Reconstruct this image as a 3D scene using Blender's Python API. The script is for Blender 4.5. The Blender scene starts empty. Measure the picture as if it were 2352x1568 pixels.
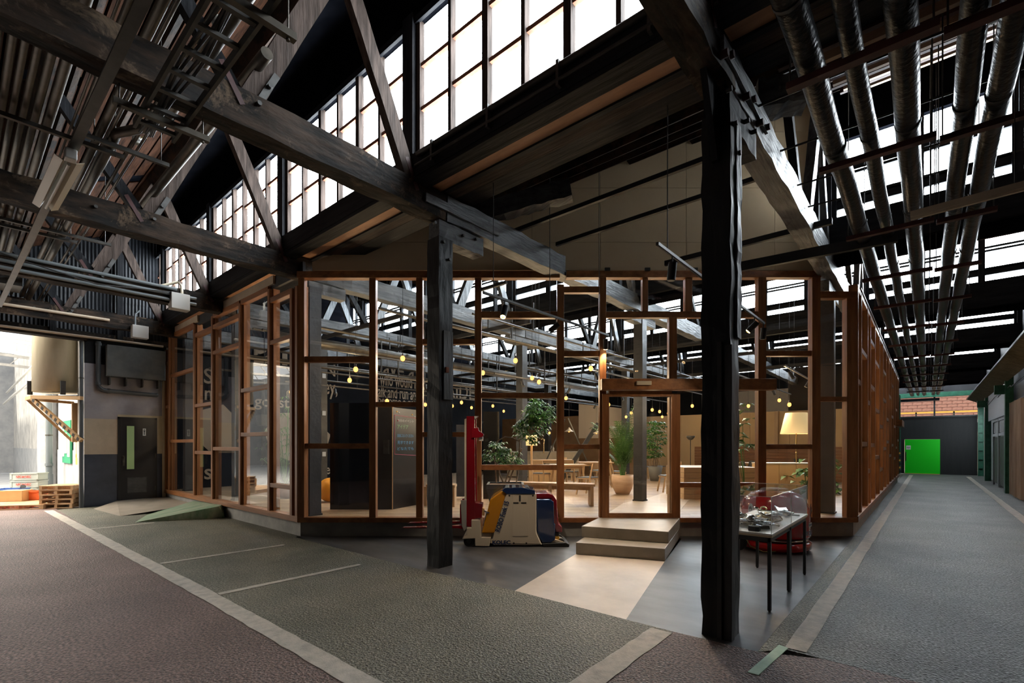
import bpy, math, random
from mathutils import Vector, Matrix
random.seed(7)
S = bpy.context.scene
COL = S.collection
# ---------------------------------------------------------------- camera, world, light
YAW = math.radians(40.69); sn, cs = math.sin(YAW), math.cos(YAW)
F, CX, HY, EYE = 1110.0, 1176.0, 1022.0, 1.6
cam = bpy.data.cameras.new('camera'); co = bpy.data.objects.new('camera', cam); COL.objects.link(co)
co.location = (0, 0, EYE); co.rotation_euler = (math.radians(90), 0, YAW)
cam.sensor_width = 36; cam.lens = 36 * F / 2352; cam.shift_y = (HY - 784) / 2352; cam.clip_start = .05; cam.clip_end = 300
S.camera = co
S.view_settings.view_transform = 'Standard'; S.view_settings.look = 'None'; S.view_settings.gamma = 1
S.view_settings.use_curve_mapping = False; S.view_settings.exposure = 0.0
w = bpy.data.worlds.new('sky'); S.world = w; w.use_nodes = True
w.node_tree.nodes['Background'].inputs[0].default_value = (.93, .96, 1, 1)
w.node_tree.nodes['Background'].inputs[1].default_value = 1.7
sun = bpy.data.lights.new('sun', 'SUN'); sun.energy = 10; sun.angle = math.radians(3); sun.color = (1, .93, .8)
so = bpy.data.objects.new('sun', sun); COL.objects.link(so)
so.rotation_euler = Vector((.55, .35, -1)).to_track_quat('-Z', 'Y').to_euler()
PANE = 34.0        # daylight glow of the frosted clerestory glass
def area(name, loc, rot, sx, sy, e, c):
    l = bpy.data.lights.new(name, 'AREA'); l.shape = 'RECTANGLE'; l.size = sx; l.size_y = sy; l.energy = e; l.color = c
    o = bpy.data.objects.new(name, l); COL.objects.link(o); o.location = loc; o.rotation_euler = rot; return o
def point(name, loc, e, c=(1, .72, .42), r=.05):
    l = bpy.data.lights.new(name, 'POINT'); l.energy = e; l.color = c; l.shadow_soft_size = r
    o = bpy.data.objects.new(name, l); COL.objects.link(o); o.location = loc; return o
def spot(name, loc, tgt, e, ang=60, c=(1, .75, .48)):
    l = bpy.data.lights.new(name, 'SPOT'); l.energy = e; l.color = c; l.spot_size = math.radians(ang); l.spot_blend = .6; l.shadow_soft_size = .04
    o = bpy.data.objects.new(name, l); COL.objects.link(o); o.location = loc
    o.rotation_euler = (Vector(tgt) - Vector(loc)).to_track_quat('-Z', 'Y').to_euler(); return o
# ---------------------------------------------------------------- measuring: photo point -> place on a known plane
def ray(px, py):
    X = (px - CX) / F
    return Vector((cs * X - sn, sn * X + cs, (HY - py) / F))
def onz(px, py, z=0): r = ray(px, py); t = (z - EYE) / r.z; return Vector((r.x * t, r.y * t, z))
def ony(px, py, y): r = ray(px, py); t = y / r.y; return Vector((r.x * t, y, EYE + r.z * t))
def onx(px, py, x): r = ray(px, py); t = x / r.x; return Vector((x, r.y * t, EYE + r.z * t))
def cw(X, Y, Z): return Vector((cs * X - sn * Y, sn * X + cs * Y, Z))     # facade-aligned -> world
def ond(px, py, d): r = ray(px, py); return Vector((r.x * d, r.y * d, EYE + r.z * d))
TF = Matrix.Rotation(YAW, 4, 'Z')
# ---------------------------------------------------------------- materials
MATS = {}
def mat(name, c1, c2=None, rough=.6, metal=0, scale=6, stretch=(1, 1, 1), bump=0, bscale=None, detail=6, emis=0, ecol=None, lo=.35, hi=.65, spec=.5, coat=0):
    m = bpy.data.materials.new(name); m.use_nodes = True; nt = m.node_tree; b = nt.nodes['Principled BSDF']
    b.inputs['Roughness'].default_value = rough; b.inputs['Metallic'].default_value = metal
    b.inputs['Specular IOR Level'].default_value = spec; b.inputs['Coat Weight'].default_value = coat
    b.inputs['Base Color'].default_value = (*c1, 1)
    if c2 or bump:
        tc = nt.nodes.new('ShaderNodeTexCoord'); mp = nt.nodes.new('ShaderNodeMapping'); mp.inputs['Scale'].default_value = stretch
        nt.links.new(tc.outputs['Object'], mp.inputs['Vector'])
    if c2:
        n = nt.nodes.new('ShaderNodeTexNoise'); n.inputs['Scale'].default_value = scale; n.inputs['Detail'].default_value = detail; n.inputs['Roughness'].default_value = .62
        r = nt.nodes.new('ShaderNodeValToRGB'); r.color_ramp.elements[0].position = lo; r.color_ramp.elements[1].position = hi
        r.color_ramp.elements[0].color = (*c1, 1); r.color_ramp.elements[1].color = (*c2, 1)
        nt.links.new(mp.outputs[0], n.inputs['Vector']); nt.links.new(n.outputs['Fac'], r.inputs['Fac']); nt.links.new(r.outputs['Color'], b.inputs['Base Color'])
    if bump:
        n2 = nt.nodes.new('ShaderNodeTexNoise'); n2.inputs['Scale'].default_value = bscale or scale * 3; n2.inputs['Detail'].default_value = 4
        bp = nt.nodes.new('ShaderNodeBump'); bp.inputs['Strength'].default_value = bump; bp.inputs['Distance'].default_value = .02
        nt.links.new(mp.outputs[0], n2.inputs['Vector']); nt.links.new(n2.outputs['Fac'], bp.inputs['Height']); nt.links.new(bp.outputs[0], b.inputs['Normal'])
    if emis:
        b.inputs['Emission Color'].default_value = (*(ecol or c1), 1); b.inputs['Emission Strength'].default_value = emis
    MATS[name] = m; return m
def asphalt(name, a, b_, grit):
    m = mat(name, a, b_, rough=.55, scale=.9, bump=.0, lo=.3, hi=.7); nt = m.node_tree; b = nt.nodes['Principled BSDF']
    tc = nt.nodes.new('ShaderNodeTexCoord'); n = nt.nodes.new('ShaderNodeTexVoronoi'); n.inputs['Scale'].default_value = 62
    nt.links.new(tc.outputs['Object'], n.inputs['Vector'])
    n3 = nt.nodes.new('ShaderNodeTexNoise'); n3.inputs['Scale'].default_value = 48; n3.inputs['Detail'].default_value = 5; nt.links.new(tc.outputs['Object'], n3.inputs['Vector'])
    bp = nt.nodes.new('ShaderNodeBump'); bp.inputs['Strength'].default_value = .8; bp.inputs['Distance'].default_value = .015
    ad = nt.nodes.new('ShaderNodeMath'); ad.operation = 'ADD'; nt.links.new(n.outputs['Distance'], ad.inputs[0]); nt.links.new(n3.outputs['Fac'], ad.inputs[1])
    nt.links.new(ad.outputs[0], bp.inputs['Height']); nt.links.new(bp.outputs[0], b.inputs['Normal'])
    src = b.inputs['Base Color'].links[0].from_socket
    mx = nt.nodes.new('ShaderNodeMix'); mx.data_type = 'RGBA'; mx.blend_type = 'MULTIPLY'; mx.inputs[0].default_value = 1
    rp = nt.nodes.new('ShaderNodeValToRGB'); rp.color_ramp.elements[0].position = .40; rp.color_ramp.elements[1].position = .62
    rp.color_ramp.elements[0].color = (*[grit] * 3, 1); rp.color_ramp.elements[1].color = (1.25, 1.25, 1.25, 1)
    nt.links.new(n3.outputs['Fac'], rp.inputs['Fac']); nt.links.new(src, mx.inputs[6]); nt.links.new(rp.outputs['Color'], mx.inputs[7]); nt.links.new(mx.outputs[2], b.inputs['Base Color'])
    return m
def glassmat(name, tint=(1, 1, 1), refl=1.0):
    m = bpy.data.materials.new(name); m.use_nodes = True; nt = m.node_tree; nt.nodes.clear()
    o = nt.nodes.new('ShaderNodeOutputMaterial'); t = nt.nodes.new('ShaderNodeBsdfTransparent'); g = nt.nodes.new('ShaderNodeBsdfGlossy')
    t.inputs[0].default_value = (*tint, 1); g.inputs['Roughness'].default_value = 0.0
    f = nt.nodes.new('ShaderNodeLayerWeight'); f.inputs[0].default_value = .5; pw = nt.nodes.new('ShaderNodeMath'); pw.operation = 'POWER'; pw.inputs[1].default_value = 4.5
    nt.links.new(f.outputs['Facing'], pw.inputs[0]); mu = nt.nodes.new('ShaderNodeMath'); mu.operation = 'MULTIPLY_ADD'; mu.inputs[1].default_value = .9 * refl; mu.inputs[2].default_value = .045 * refl; nt.links.new(pw.outputs[0], mu.inputs[0])
    mx = nt.nodes.new('ShaderNodeMixShader'); nt.links.new(mu.outputs[0], mx.inputs[0])
    nt.links.new(t.outputs[0], mx.inputs[1]); nt.links.new(g.outputs[0], mx.inputs[2]); nt.links.new(mx.outputs[0], o.inputs[0]); MATS[name] = m; return m
def glow(name, c, s):
    m = bpy.data.materials.new(name); m.use_nodes = True; nt = m.node_tree; nt.nodes.clear()
    o = nt.nodes.new('ShaderNodeOutputMaterial'); e = nt.nodes.new('ShaderNodeEmission'); e.inputs[0].default_value = (*c, 1); e.inputs[1].default_value = s
    nt.links.new(e.outputs[0], o.inputs[0]); MATS[name] = m; return m
asphalt('asphalt_green', (.10, .105, .07), (.215, .20, .145), .35)
asphalt('asphalt_red', (.12, .07, .06), (.23, .145, .125), .32)
asphalt('asphalt_grey', (.10, .11, .105), (.20, .205, .19), .35)
mat('slate', (.024, .025, .028), (.092, .09, .095), rough=.42, scale=1.6, stretch=(.8, 2.2, 1), lo=.3, hi=.72, detail=9)
mat('pale_concrete', (.50, .42, .345), (.66, .56, .465), rough=.42, scale=2.5, lo=.3, hi=.75, detail=8)
mat('step_concrete', (.22, .19, .15), (.36, .31, .25), rough=.4, scale=2.2, lo=.3, hi=.75, detail=8)
mat('base_concrete', (.25, .25, .24), (.36, .35, .33), rough=.7, scale=3, detail=8)
mat('line_paint', (.33, .30, .26), (.50, .45, .38), rough=.7, scale=9, bump=.25, bscale=80, lo=.3, hi=.6)
mat('tape', (.36, .52, .38), (.45, .62, .46), rough=.5, scale=12)
mat('kerb', (.05, .05, .04), (.16, .155, .13), rough=.8, scale=30, bump=.5, bscale=70)
mat('green_ramp', (.09, .22, .12), (.33, .37, .27), rough=.5, scale=2.2, stretch=(4, 1, 1), lo=.35, hi=.6, detail=9)
mat('green_edge', (.02, .13, .06), rough=.5)
for ax, st in (('x', (1, 9, 9)), ('y', (9, 1, 9)), ('z', (9, 9, 1))):
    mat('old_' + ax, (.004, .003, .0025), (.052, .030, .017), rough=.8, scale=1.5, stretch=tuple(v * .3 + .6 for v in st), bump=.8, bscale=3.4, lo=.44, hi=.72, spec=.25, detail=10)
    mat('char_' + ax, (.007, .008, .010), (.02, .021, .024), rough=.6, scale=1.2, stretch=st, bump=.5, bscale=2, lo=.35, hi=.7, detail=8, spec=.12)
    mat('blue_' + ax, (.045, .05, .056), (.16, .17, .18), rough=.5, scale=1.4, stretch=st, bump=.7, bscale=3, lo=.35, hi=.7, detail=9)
    mat('grey_' + ax, (.022, .016, .013), (.085, .062, .052), spec=.15, rough=.7, scale=1.6, stretch=st, bump=.3, bscale=4, lo=.35, hi=.7, detail=9)
    mat('cedar_' + ax, (.15, .055, .016), (.37, .15, .050), rough=.45, scale=1.1, stretch=st, bump=.12, bscale=3, lo=.3, hi=.72, detail=9)
    mat('oak_' + ax, (.40, .26, .145), (.56, .39, .235), rough=.45, scale=1.6, stretch=st, lo=.3, hi=.7)
def patches(n, c, scale, lo, hi):
    nt = MATS[n].node_tree; b = nt.nodes['Principled BSDF']; src = b.inputs['Base Color'].links[0].from_socket
    tc = nt.nodes.new('ShaderNodeTexCoord'); no = nt.nodes.new('ShaderNodeTexNoise'); no.inputs['Scale'].default_value = scale; no.inputs['Detail'].default_value = 9; no.inputs['Roughness'].default_value = .7; no.inputs['Distortion'].default_value = .6
    r = nt.nodes.new('ShaderNodeValToRGB'); r.color_ramp.elements[0].position = lo; r.color_ramp.elements[1].position = hi; mx = nt.nodes.new('ShaderNodeMix'); mx.data_type = 'RGBA'
    nt.links.new(tc.outputs['Object'], no.inputs['Vector']); nt.links.new(no.outputs['Fac'], r.inputs['Fac']); nt.links.new(r.outputs['Color'], mx.inputs[0]); nt.links.new(src, mx.inputs[6]); mx.inputs[7].default_value = (*c, 1); nt.links.new(mx.outputs[2], b.inputs['Base Color'])
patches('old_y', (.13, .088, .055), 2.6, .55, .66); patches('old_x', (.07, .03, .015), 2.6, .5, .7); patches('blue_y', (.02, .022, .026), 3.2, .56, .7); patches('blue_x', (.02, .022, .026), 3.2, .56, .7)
mat('black_paint', (.012, .013, .016), (.022, .023, .026), rough=.55, scale=4)
mat('column_paint', (.005, .006, .008), (.013, .015, .018), spec=.3, rough=.42, scale=2, stretch=(2, 2, .5), bump=.55, bscale=7, detail=9)
mat('room_column', (.024, .026, .03), (.044, .046, .05), rough=.45, scale=3, bump=.2, bscale=20)
mat('plank_brown', (.010, .005, .0035), (.05, .022, .012), rough=.9, scale=2, stretch=(1, 9, 9), bump=.3, lo=.3, hi=.7, spec=.03)
mat('plywood', (.38, .20, .11), (.50, .28, .16), rough=.7, scale=3, stretch=(1, 5, 5), detail=9)
mat('roof_black', (.0022, .0025, .0035), (.005, .0055, .0075), rough=.95, scale=3, spec=.0)
mat('rust', (.20, .06, .03), (.34, .14, .08), rough=.8, scale=8)
mat('red_steel', (.035, .008, .008), (.06, .014, .013), rough=.6, scale=6)
mat('galv', (.05, .044, .036), (.095, .083, .066), rough=.42, metal=.45, spec=.25, scale=5)
mat('galv_dull', (.032, .031, .028), (.06, .057, .052), rough=.45, metal=.5, scale=5)
mat('steel_dark', (.045, .045, .045), (.08, .08, .077), rough=.5, metal=.5, scale=6)
mat('lagging', (.004, .0045, .0055), (.009, .01, .012), rough=.3, scale=12, stretch=(1, 1, 1), bump=.4, bscale=22, spec=.13)
mat('beige_board', (.46, .34, .20), (.50, .375, .225), rough=.8, scale=1.2)
mat('joint', (.12, .09, .055), rough=.9)
mat('cream_paint', (.50, .42, .27), (.60, .51, .34), rough=.75, scale=2, detail=8)
mat('tan_paint', (.42, .34, .25), (.52, .43, .32), rough=.75, scale=2, detail=8)
mat('lilac_paint', (.28, .27, .30), (.38, .36, .38), rough=.75, scale=2, detail=8)
mat('navy_paint', (.028, .036, .055), (.05, .06, .085), rough=.5, scale=2, detail=8)
mat('door_black', (.008, .009, .012), rough=.35)
mat('lime_glass', (.32, .44, .20), rough=.25, emis=.12)
mat('white_plastic', (.5, .49, .46), rough=.4)
mat('cream_plastic', (.62, .55, .42), rough=.4)
mat('box_grey', (.36, .35, .33), rough=.45)
mat('duct_grey', (.055, .06, .062), (.085, .09, .09), rough=.5, scale=3)
mat('pipe_grey', (.07, .08, .09), rough=.4)
mat('pvc', (.13, .15, .16), rough=.35)
mat('alley_wall', (.36, .35, .33), (.60, .58, .54), rough=.85, scale=1.4, detail=9, bump=.2)
mat('alley_grey', (.30, .31, .32), (.42, .42, .42), rough=.85, scale=2, detail=9)
mat('tank', (.40, .36, .25), (.50, .45, .33), rough=.55, scale=1.5, stretch=(3, 3, .5))
mat('hazard_tan', (.42, .26, .12), rough=.6)
mat('hazard_black', (.03, .025, .02), rough=.6)
mat('pallet', (.50, .30, .15), (.68, .45, .26), rough=.7, scale=3, stretch=(1, 5, 5))
mat('crate_grey', (.42, .46, .42), rough=.5)
mat('blue_plastic', (.06, .14, .42), rough=.4)
mat('orange_plastic', (.75, .14, .04), rough=.4)
mat('cardboard', (.55, .32, .13), (.62, .38, .17), rough=.8, scale=3)
mat('red_print', (.60, .05, .03), rough=.6)
mat('dark_print', (.03, .03, .035), rough=.6)
mat('navy_print', (.012, .03, .10), rough=.4)
mat('letter', (.33, .26, .185), rough=.7)
mat('white_print', (.6, .6, .58), rough=.6)
mat('board_green', (.02, .25, .12), rough=.6)
mat('paper', (.7, .7, .68), rough=.8)
mat('mural', (.004, .005, .008), (.008, .009, .013), rough=.8, scale=2, spec=.1)
mat('blackboard', (.006, .0065, .007), (.015, .016, .017), rough=.3, scale=2)
mat('gloss_black', (.006, .007, .010), rough=.08)
mat('chalk_blue', (.12, .35, .6), rough=.9); mat('chalk_green', (.25, .5, .25), rough=.9); mat('chalk_red', (.5, .12, .18), rough=.9)
mat('room_wall', (.62, .44, .25), (.66, .48, .28), rough=.7, scale=1)
mat('white_wall', (.62, .55, .48), rough=.7)
mat('brown_wall', (.20, .12, .065), (.26, .165, .095), rough=.7, scale=2)
mat('dark_wall', (.011, .012, .015), (.02, .022, .026), rough=.8, scale=2, spec=.2)
mat('end_black', (.007, .008, .009), (.011, .012, .013), rough=.7, scale=1, stretch=(8, 1, 1))
mat('door_green', (.0, .62, .005), rough=.5)
mat('steel_green', (.012, .085, .05), (.03, .14, .085), rough=.5, scale=6)
mat('brick_red', (.30, .13, .10), (.42, .24, .19), rough=.85, scale=5)
mat('mortar', (.36, .30, .26), rough=.9)
mat('yellow_rail', (.75, .45, .08), rough=.5)
mat('hoarding', (.60, .37, .205), (.66, .42, .245), rough=.6, scale=1.2, stretch=(1, 1, 4))
mat('curtain', (.42, .30, .23), (.55, .42, .33), rough=.85, scale=2, stretch=(4, 4, .4))
mat('panel_grey', (.36, .38, .40), rough=.5)
mat('mesh_tray', (.14, .12, .085), (.24, .21, .15), rough=.6, metal=.3, scale=4, stretch=(1, 6, 1))
mat('robot_white', (.66, .58, .46), rough=.3, coat=.3)
mat('robot_yellow', (.62, .26, .01), rough=.25, coat=.5)
mat('robot_red', (.19, .004, .010), rough=.25, coat=.5)
mat('robot_blue', (.008, .028, .105), rough=.16, coat=.7)
mat('agv_red', (.42, .008, .012), rough=.2, coat=.6)
mat('rubber', (.015, .015, .015), rough=.6)
mat('table_ply', (.52, .40, .27), rough=.5); mat('table_white', (.66, .63, .58), rough=.4)
mat('chrome', (.7, .7, .68), rough=.12, metal=1)
mat('brass', (.42, .30, .12), rough=.3, metal=.9)
mat('gold_metal', (.62, .48, .28), rough=.25, metal=.8)
mat('leaf', (.03, .10, .018), (.10, .24, .045), rough=.4, scale=5)
mat('leaf_bright', (.10, .30, .03), (.18, .42, .06), rough=.4, scale=5)
mat('bark', (.17, .115, .075), (.28, .2, .14), rough=.8, scale=8)
mat('soil', (.12, .065, .03), (.2, .11, .05), rough=1, scale=20)
mat('planter', (.075, .09, .10), (.10, .12, .13), rough=.4, scale=4)
mat('terracotta', (.55, .38, .26), (.62, .45, .32), rough=.7, scale=3, stretch=(1, 1, 9))
mat('pot_grey', (.14, .14, .135), rough=.6)
mat('seat_grey', (.13, .15, .18), rough=.7)
mat('chair_dark', (.03, .032, .036), rough=.6)
mat('ball_yellow', (.75, .30, .01), rough=.5)
mat('cabinet_wood', (.60, .40, .21), rough=.5)
mat('red_sign', (.5, .02, .02), rough=.5)
mat('skin_linen', (.75, .55, .28), rough=.9, emis=.55, ecol=(1, .72, .33))
def planks(name, ca, cb, pw, plen, rz):
    m = mat(name, ca, cb, rough=.42, scale=2, stretch=(1, 9, 1)); nt = m.node_tree; b = nt.nodes['Principled BSDF']
    tc = nt.nodes.new('ShaderNodeTexCoord'); mp = nt.nodes.new('ShaderNodeMapping'); mp.inputs['Rotation'].default_value = (0, 0, rz); nt.links.new(tc.outputs['Object'], mp.inputs['Vector'])
    br = nt.nodes.new('ShaderNodeTexBrick'); br.inputs['Scale'].default_value = 1; br.inputs['Brick Width'].default_value = plen; br.inputs['Row Height'].default_value = pw; br.inputs['Mortar Size'].default_value = .004; br.inputs['Bias'].default_value = 0
    br.inputs['Color1'].default_value = (.72, .68, .64, 1); br.inputs['Color2'].default_value = (1.15, 1.1, 1.02, 1); br.inputs['Mortar'].default_value = (.3, .25, .2, 1); nt.links.new(mp.outputs[0], br.inputs['Vector'])
    src = b.inputs['Base Color'].links[0].from_socket; mx = nt.nodes.new('ShaderNodeMix'); mx.data_type = 'RGBA'; mx.blend_type = 'MULTIPLY'; mx.inputs[0].default_value = 1
    nt.links.new(src, mx.inputs[6]); nt.links.new(br.outputs['Color'], mx.inputs[7]); nt.links.new(mx.outputs[2], b.inputs['Base Color'])
planks('oak_floor', (.33, .235, .155), (.47, .35, .235), .12, 1.9, -YAW)
glow("pane_glow", (.86, .94, 1), PANE); glow("pane_glow_front", (.88, .95, 1), PANE * .6)
glow('bulb_glow', (1, .42, .10), 3.6)
glow('bulb_soft', (1, .68, .32), 14)
glow('alley_sky', (1, .99, .96), 2.6)
glassmat('glass', (.95, .97, .98), 1.0)
glassmat('acrylic', (.97, .98, .98), .8)
# ---------------------------------------------------------------- mesh builder
WM = {}
class MB:
    def __init__(s, T=None): s.v = []; s.f = []; s.T = T; s.smooth = []
    def add(s, vs, fs, sm=False):
        n = len(s.v)
        for v in vs: s.v.append((s.T @ Vector(v)) if s.T is not None else Vector(v))
        for f in fs: s.f.append([i + n for i in f]); s.smooth.append(sm)
        return s
    def box(s, a, b):
        (x0, y0, z0), (x1, y1, z1) = a, b
        return s.add([(x0, y0, z0), (x1, y0, z0), (x1, y1, z0), (x0, y1, z0), (x0, y0, z1), (x1, y0, z1), (x1, y1, z1), (x0, y1, z1)],
                     [(0, 3, 2, 1), (4, 5, 6, 7), (0, 1, 5, 4), (1, 2, 6, 5), (2, 3, 7, 6), (3, 0, 4, 7)])
    def bar(s, p, q, w, h, up=(0, 0, 1), jit=0, seg=1):
        p = Vector(p); q = Vector(q); d = (q - p).normalized(); u = Vector(up)
        if abs(d.dot(u)) > .95: u = Vector((0, 1, 0))
        sd = d.cross(u).normalized(); u = sd.cross(d).normalized(); vs = []
        for i in range(seg + 1):
            c = p.lerp(q, i / seg)
            for a, b in ((-1, -1), (1, -1), (1, 1), (-1, 1)):
                vs.append(c + sd * (a * w / 2 + random.uniform(-jit, jit)) + u * (b * h / 2 + random.uniform(-jit, jit)))
        fs = [(3, 2, 1, 0), tuple(seg * 4 + k for k in range(4))]
        for i in range(seg):
            for k in range(4):
                k2 = (k + 1) % 4; fs.append((i * 4 + k, i * 4 + k2, i * 4 + 4 + k2, i * 4 + 4 + k))
        return s.add(vs, fs)
    def cyl(s, p, q, r, r2=None, n=16, caps=True):
        p = Vector(p); q = Vector(q); r2 = r if r2 is None else r2; d = (q - p).normalized()
        u = Vector((0, 0, 1)) if abs(d.z) < .9 else Vector((1, 0, 0)); a = d.cross(u).normalized(); b = d.cross(a)
        vs = []
        for c, rr in ((p, r), (q, r2)):
            for i in range(n): t = 2 * math.pi * i / n; vs.append(c + a * math.cos(t) * rr + b * math.sin(t) * rr)
        s.add(vs, [(i, (i + 1) % n, n + (i + 1) % n, n + i) for i in range(n)], True)
        if caps:
            s.add(vs, [tuple(range(n - 1, -1, -1)), tuple(range(n, 2 * n))])
        return s
    def tube(s, pts, r, n=10):
        pts = [Vector(p) for p in pts]; vs = []; m = len(pts)
        for i, c in enumerate(pts):
            d = (pts[min(i + 1, m - 1)] - pts[max(i - 1, 0)]).normalized(); u = Vector((0, 0, 1)) if abs(d.z) < .95 else Vector((1, 0, 0))
            a = d.cross(u).normalized(); b = d.cross(a); rr = r[i] if isinstance(r, (list, tuple)) else r
            for k in range(n): t = 2 * math.pi * k / n; vs.append(c + a * math.cos(t) * rr + b * math.sin(t) * rr)
        fs = [(i * n + k, i * n + (k + 1) % n, (i + 1) * n + (k + 1) % n, (i + 1) * n + k) for i in range(m - 1) for k in range(n)]
        s.add(vs, fs, True); return s.add([vs[k] for k in range(n)] + [vs[(m - 1) * n + k] for k in range(n)], [tuple(range(n - 1, -1, -1)), tuple(range(n, 2 * n))])
    def lathe(s, c, prof, n=24, sm=True):
        c = Vector(c); vs = []
        for r, z in prof:
            for k in range(n): t = 2 * math.pi * k / n; vs.append(c + Vector((r * math.cos(t), r * math.sin(t), z)))
        return s.add(vs, [(i * n + k, i * n + (k + 1) % n, (i + 1) * n + (k + 1) % n, (i + 1) * n + k) for i in range(len(prof) - 1) for k in range(n)], sm)
    def prism(s, pts, d):                       # polygon points + extrusion vector
        pts = [Vector(p) for p in pts]; d = Vector(d); n = len(pts)
        return s.add(pts + [p + d for p in pts], [tuple(range(n - 1, -1, -1)), tuple(range(n, 2 * n))] + [(i, (i + 1) % n, n + (i + 1) % n, n + i) for i in range(n)])
    def slab(s, pts, z0, z1): return s.prism([(p[0], p[1], z0) for p in pts], (0, 0, z1 - z0))
    def ball(s, c, r, n=12, sc=(1, 1, 1)):
        c = Vector(c); vs = [c + Vector((0, 0, -r * sc[2]))]; m = n // 2
        for i in range(1, m):
            ph = -math.pi / 2 + math.pi * i / m
            for k in range(n): t = 2 * math.pi * k / n; vs.append(c + Vector((r * sc[0] * math.cos(ph) * math.cos(t), r * sc[1] * math.cos(ph) * math.sin(t), r * sc[2] * math.sin(ph))))
        vs.append(c + Vector((0, 0, r * sc[2]))); L = len(vs) - 1
        fs = [(0, 1 + (k + 1) % n, 1 + k) for k in range(n)]
        for i in range(m - 2): fs += [(1 + i * n + k, 1 + i * n + (k + 1) % n, 1 + (i + 1) * n + (k + 1) % n, 1 + (i + 1) * n + k) for k in range(n)]
        fs += [(L, 1 + (m - 2) * n + k, 1 + (m - 2) * n + (k + 1) % n) for k in range(n)]
        return s.add(vs, fs, True)
def link(name, mb, m, parent=None, bevel=0, kind=None, label=None):
    me = bpy.data.meshes.new(name)
    W = WM.get(parent.name, Matrix.Identity(4)) if parent else Matrix.Identity(4)
    if parent: WI = W.inverted(); vs = [WI @ v for v in mb.v]
    else:
        n = len(mb.v); cx = sum(v.x for v in mb.v) / n; cy = sum(v.y for v in mb.v) / n; cz = min(v.z for v in mb.v)
        W = Matrix.Translation((cx, cy, cz)); vs = [v - Vector((cx, cy, cz)) for v in mb.v]
    me.from_pydata([tuple(v) for v in vs], [], mb.f); me.update()
    me.polygons.foreach_set('use_smooth', mb.smooth)
    me.materials.append(MATS[m]); o = bpy.data.objects.new(name, me); COL.objects.link(o)
    if parent: o.parent = parent
    else: o.location = W.to_translation()
    WM[o.name] = W
    if bevel:
        b = o.modifiers.new('bevel', 'BEVEL'); b.width = bevel; b.segments = 2; b.limit_method = 'ANGLE'
    if kind: o['kind'] = kind
    if label: o['label'] = label
    return o
def thing(name, label, cat, loc=(0, 0, 0), rz=0, group=None):
    o = bpy.data.objects.new(name, None); COL.objects.link(o); o.empty_display_size = .1
    o.location = loc; o.rotation_euler = (0, 0, rz); WM[o.name] = Matrix.Translation(loc) @ Matrix.Rotation(rz, 4, 'Z')
    o['label'] = label; o['category'] = cat
    if group: o['group'] = group
    return o
def setting(name, loc=(0, 0, 0)):
    o = bpy.data.objects.new(name, None); COL.objects.link(o); o.empty_display_size = .1; o.location = loc; o['kind'] = 'structure'
    WM[o.name] = Matrix.Translation(loc); return o
def tag(o, label, cat, group=None):
    o['label'] = label; o['category'] = cat
    if group: o['group'] = group
    return o
def kids(o): return [c for c in bpy.data.objects if c.parent == o]
def dup(root, loc, rz=None, label=None, group=None):
    def cp(o, par):
        c = o.copy(); COL.objects.link(c)
        if par: c.parent = par
        return c
    r = cp(root, None); r.location = loc
    if rz is not None: r.rotation_euler = (0, 0, rz)
    if label: r['label'] = label
    if group: r['group'] = group; root['group'] = group
    for ch in KID.get(root.name) or kids(root):
        c = cp(ch, r)
        for g in kids(ch): cp(g, c)
    WM[r.name] = Matrix.Translation(loc) @ Matrix.Rotation(r.rotation_euler[2], 4, 'Z'); return r
KID = {}
def text(name, body, m, parent, origin, right, up, size, ext=.004, width=None, height=None, align='LEFT', bold=0):
    cu = bpy.data.curves.new(name, 'FONT'); cu.body = body; cu.size = 1; cu.extrude = 0; cu.offset = bold; cu.resolution_u = 3
    t = bpy.data.objects.new(name + '_tmp', cu); COL.objects.link(t); bpy.context.view_layer.update()
    me = bpy.data.meshes.new_from_object(t.evaluated_get(bpy.context.evaluated_depsgraph_get()))
    bpy.data.objects.remove(t); vs = [v.co.copy() for v in me.vertices]
    if not vs: return None
    x0 = min(v.x for v in vs); x1 = max(v.x for v in vs); y0 = min(v.y for v in vs); y1 = max(v.y for v in vs)
    kx = size if width is None else width / (x1 - x0); ky = kx if height is None else height / (y1 - y0)
    if width is None and height is not None: kx = ky
    R = Vector(right).normalized(); U = Vector(up).normalized(); N = R.cross(U).normalized(); O = Vector(origin)
    off = {'LEFT': 0, 'CENTER': -(x1 - x0) * kx / 2}[align]
    mb = MB(); P = [O + R * ((v.x - x0) * kx + off) + U * ((v.y - y0) * ky) + N * ext for v in vs]
    mb.add(P, [list(p.vertices) for p in me.polygons]); bpy.data.meshes.remove(me)
    return link(name, mb, m, parent)
# ================================================================ ground
floor = setting('floor')
def slabp(n, pts, m, z0=-.04, z1=0, par=None, **k): return link(n, MB().slab(pts, z0, z1), m, par or floor, **k)
link('ground_slab', MB().box((-40, -8, -.3), (8, 42, -.041)), 'kerb', floor)
slabp('red_asphalt', [(-19, -8), (6, -8), (6, 4.22), (-.6, 4.26), (-1.0, 4.08), (-1.66, 4.05), (-1.66, 1.74), (-19, 1.74)], 'asphalt_red')
slabp('green_asphalt', [(-16.4, 1.74), (-1.66, 1.74), (-1.66, 4.05), (-3.44, 4.05), (-4.8, 3.95), (-8.0, 3.92), (-8.45, 4.02), (-16.4, 4.02)], 'asphalt_green')
slabp('grey_asphalt', [(-.86, 4.27), (2.2, 4.22), (6, 4.22), (6, 8), (2.2, 8), (2.2, 36), (-.99, 36), (-.99, 10.41), (-.86, 10.41)], 'asphalt_grey')
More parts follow.
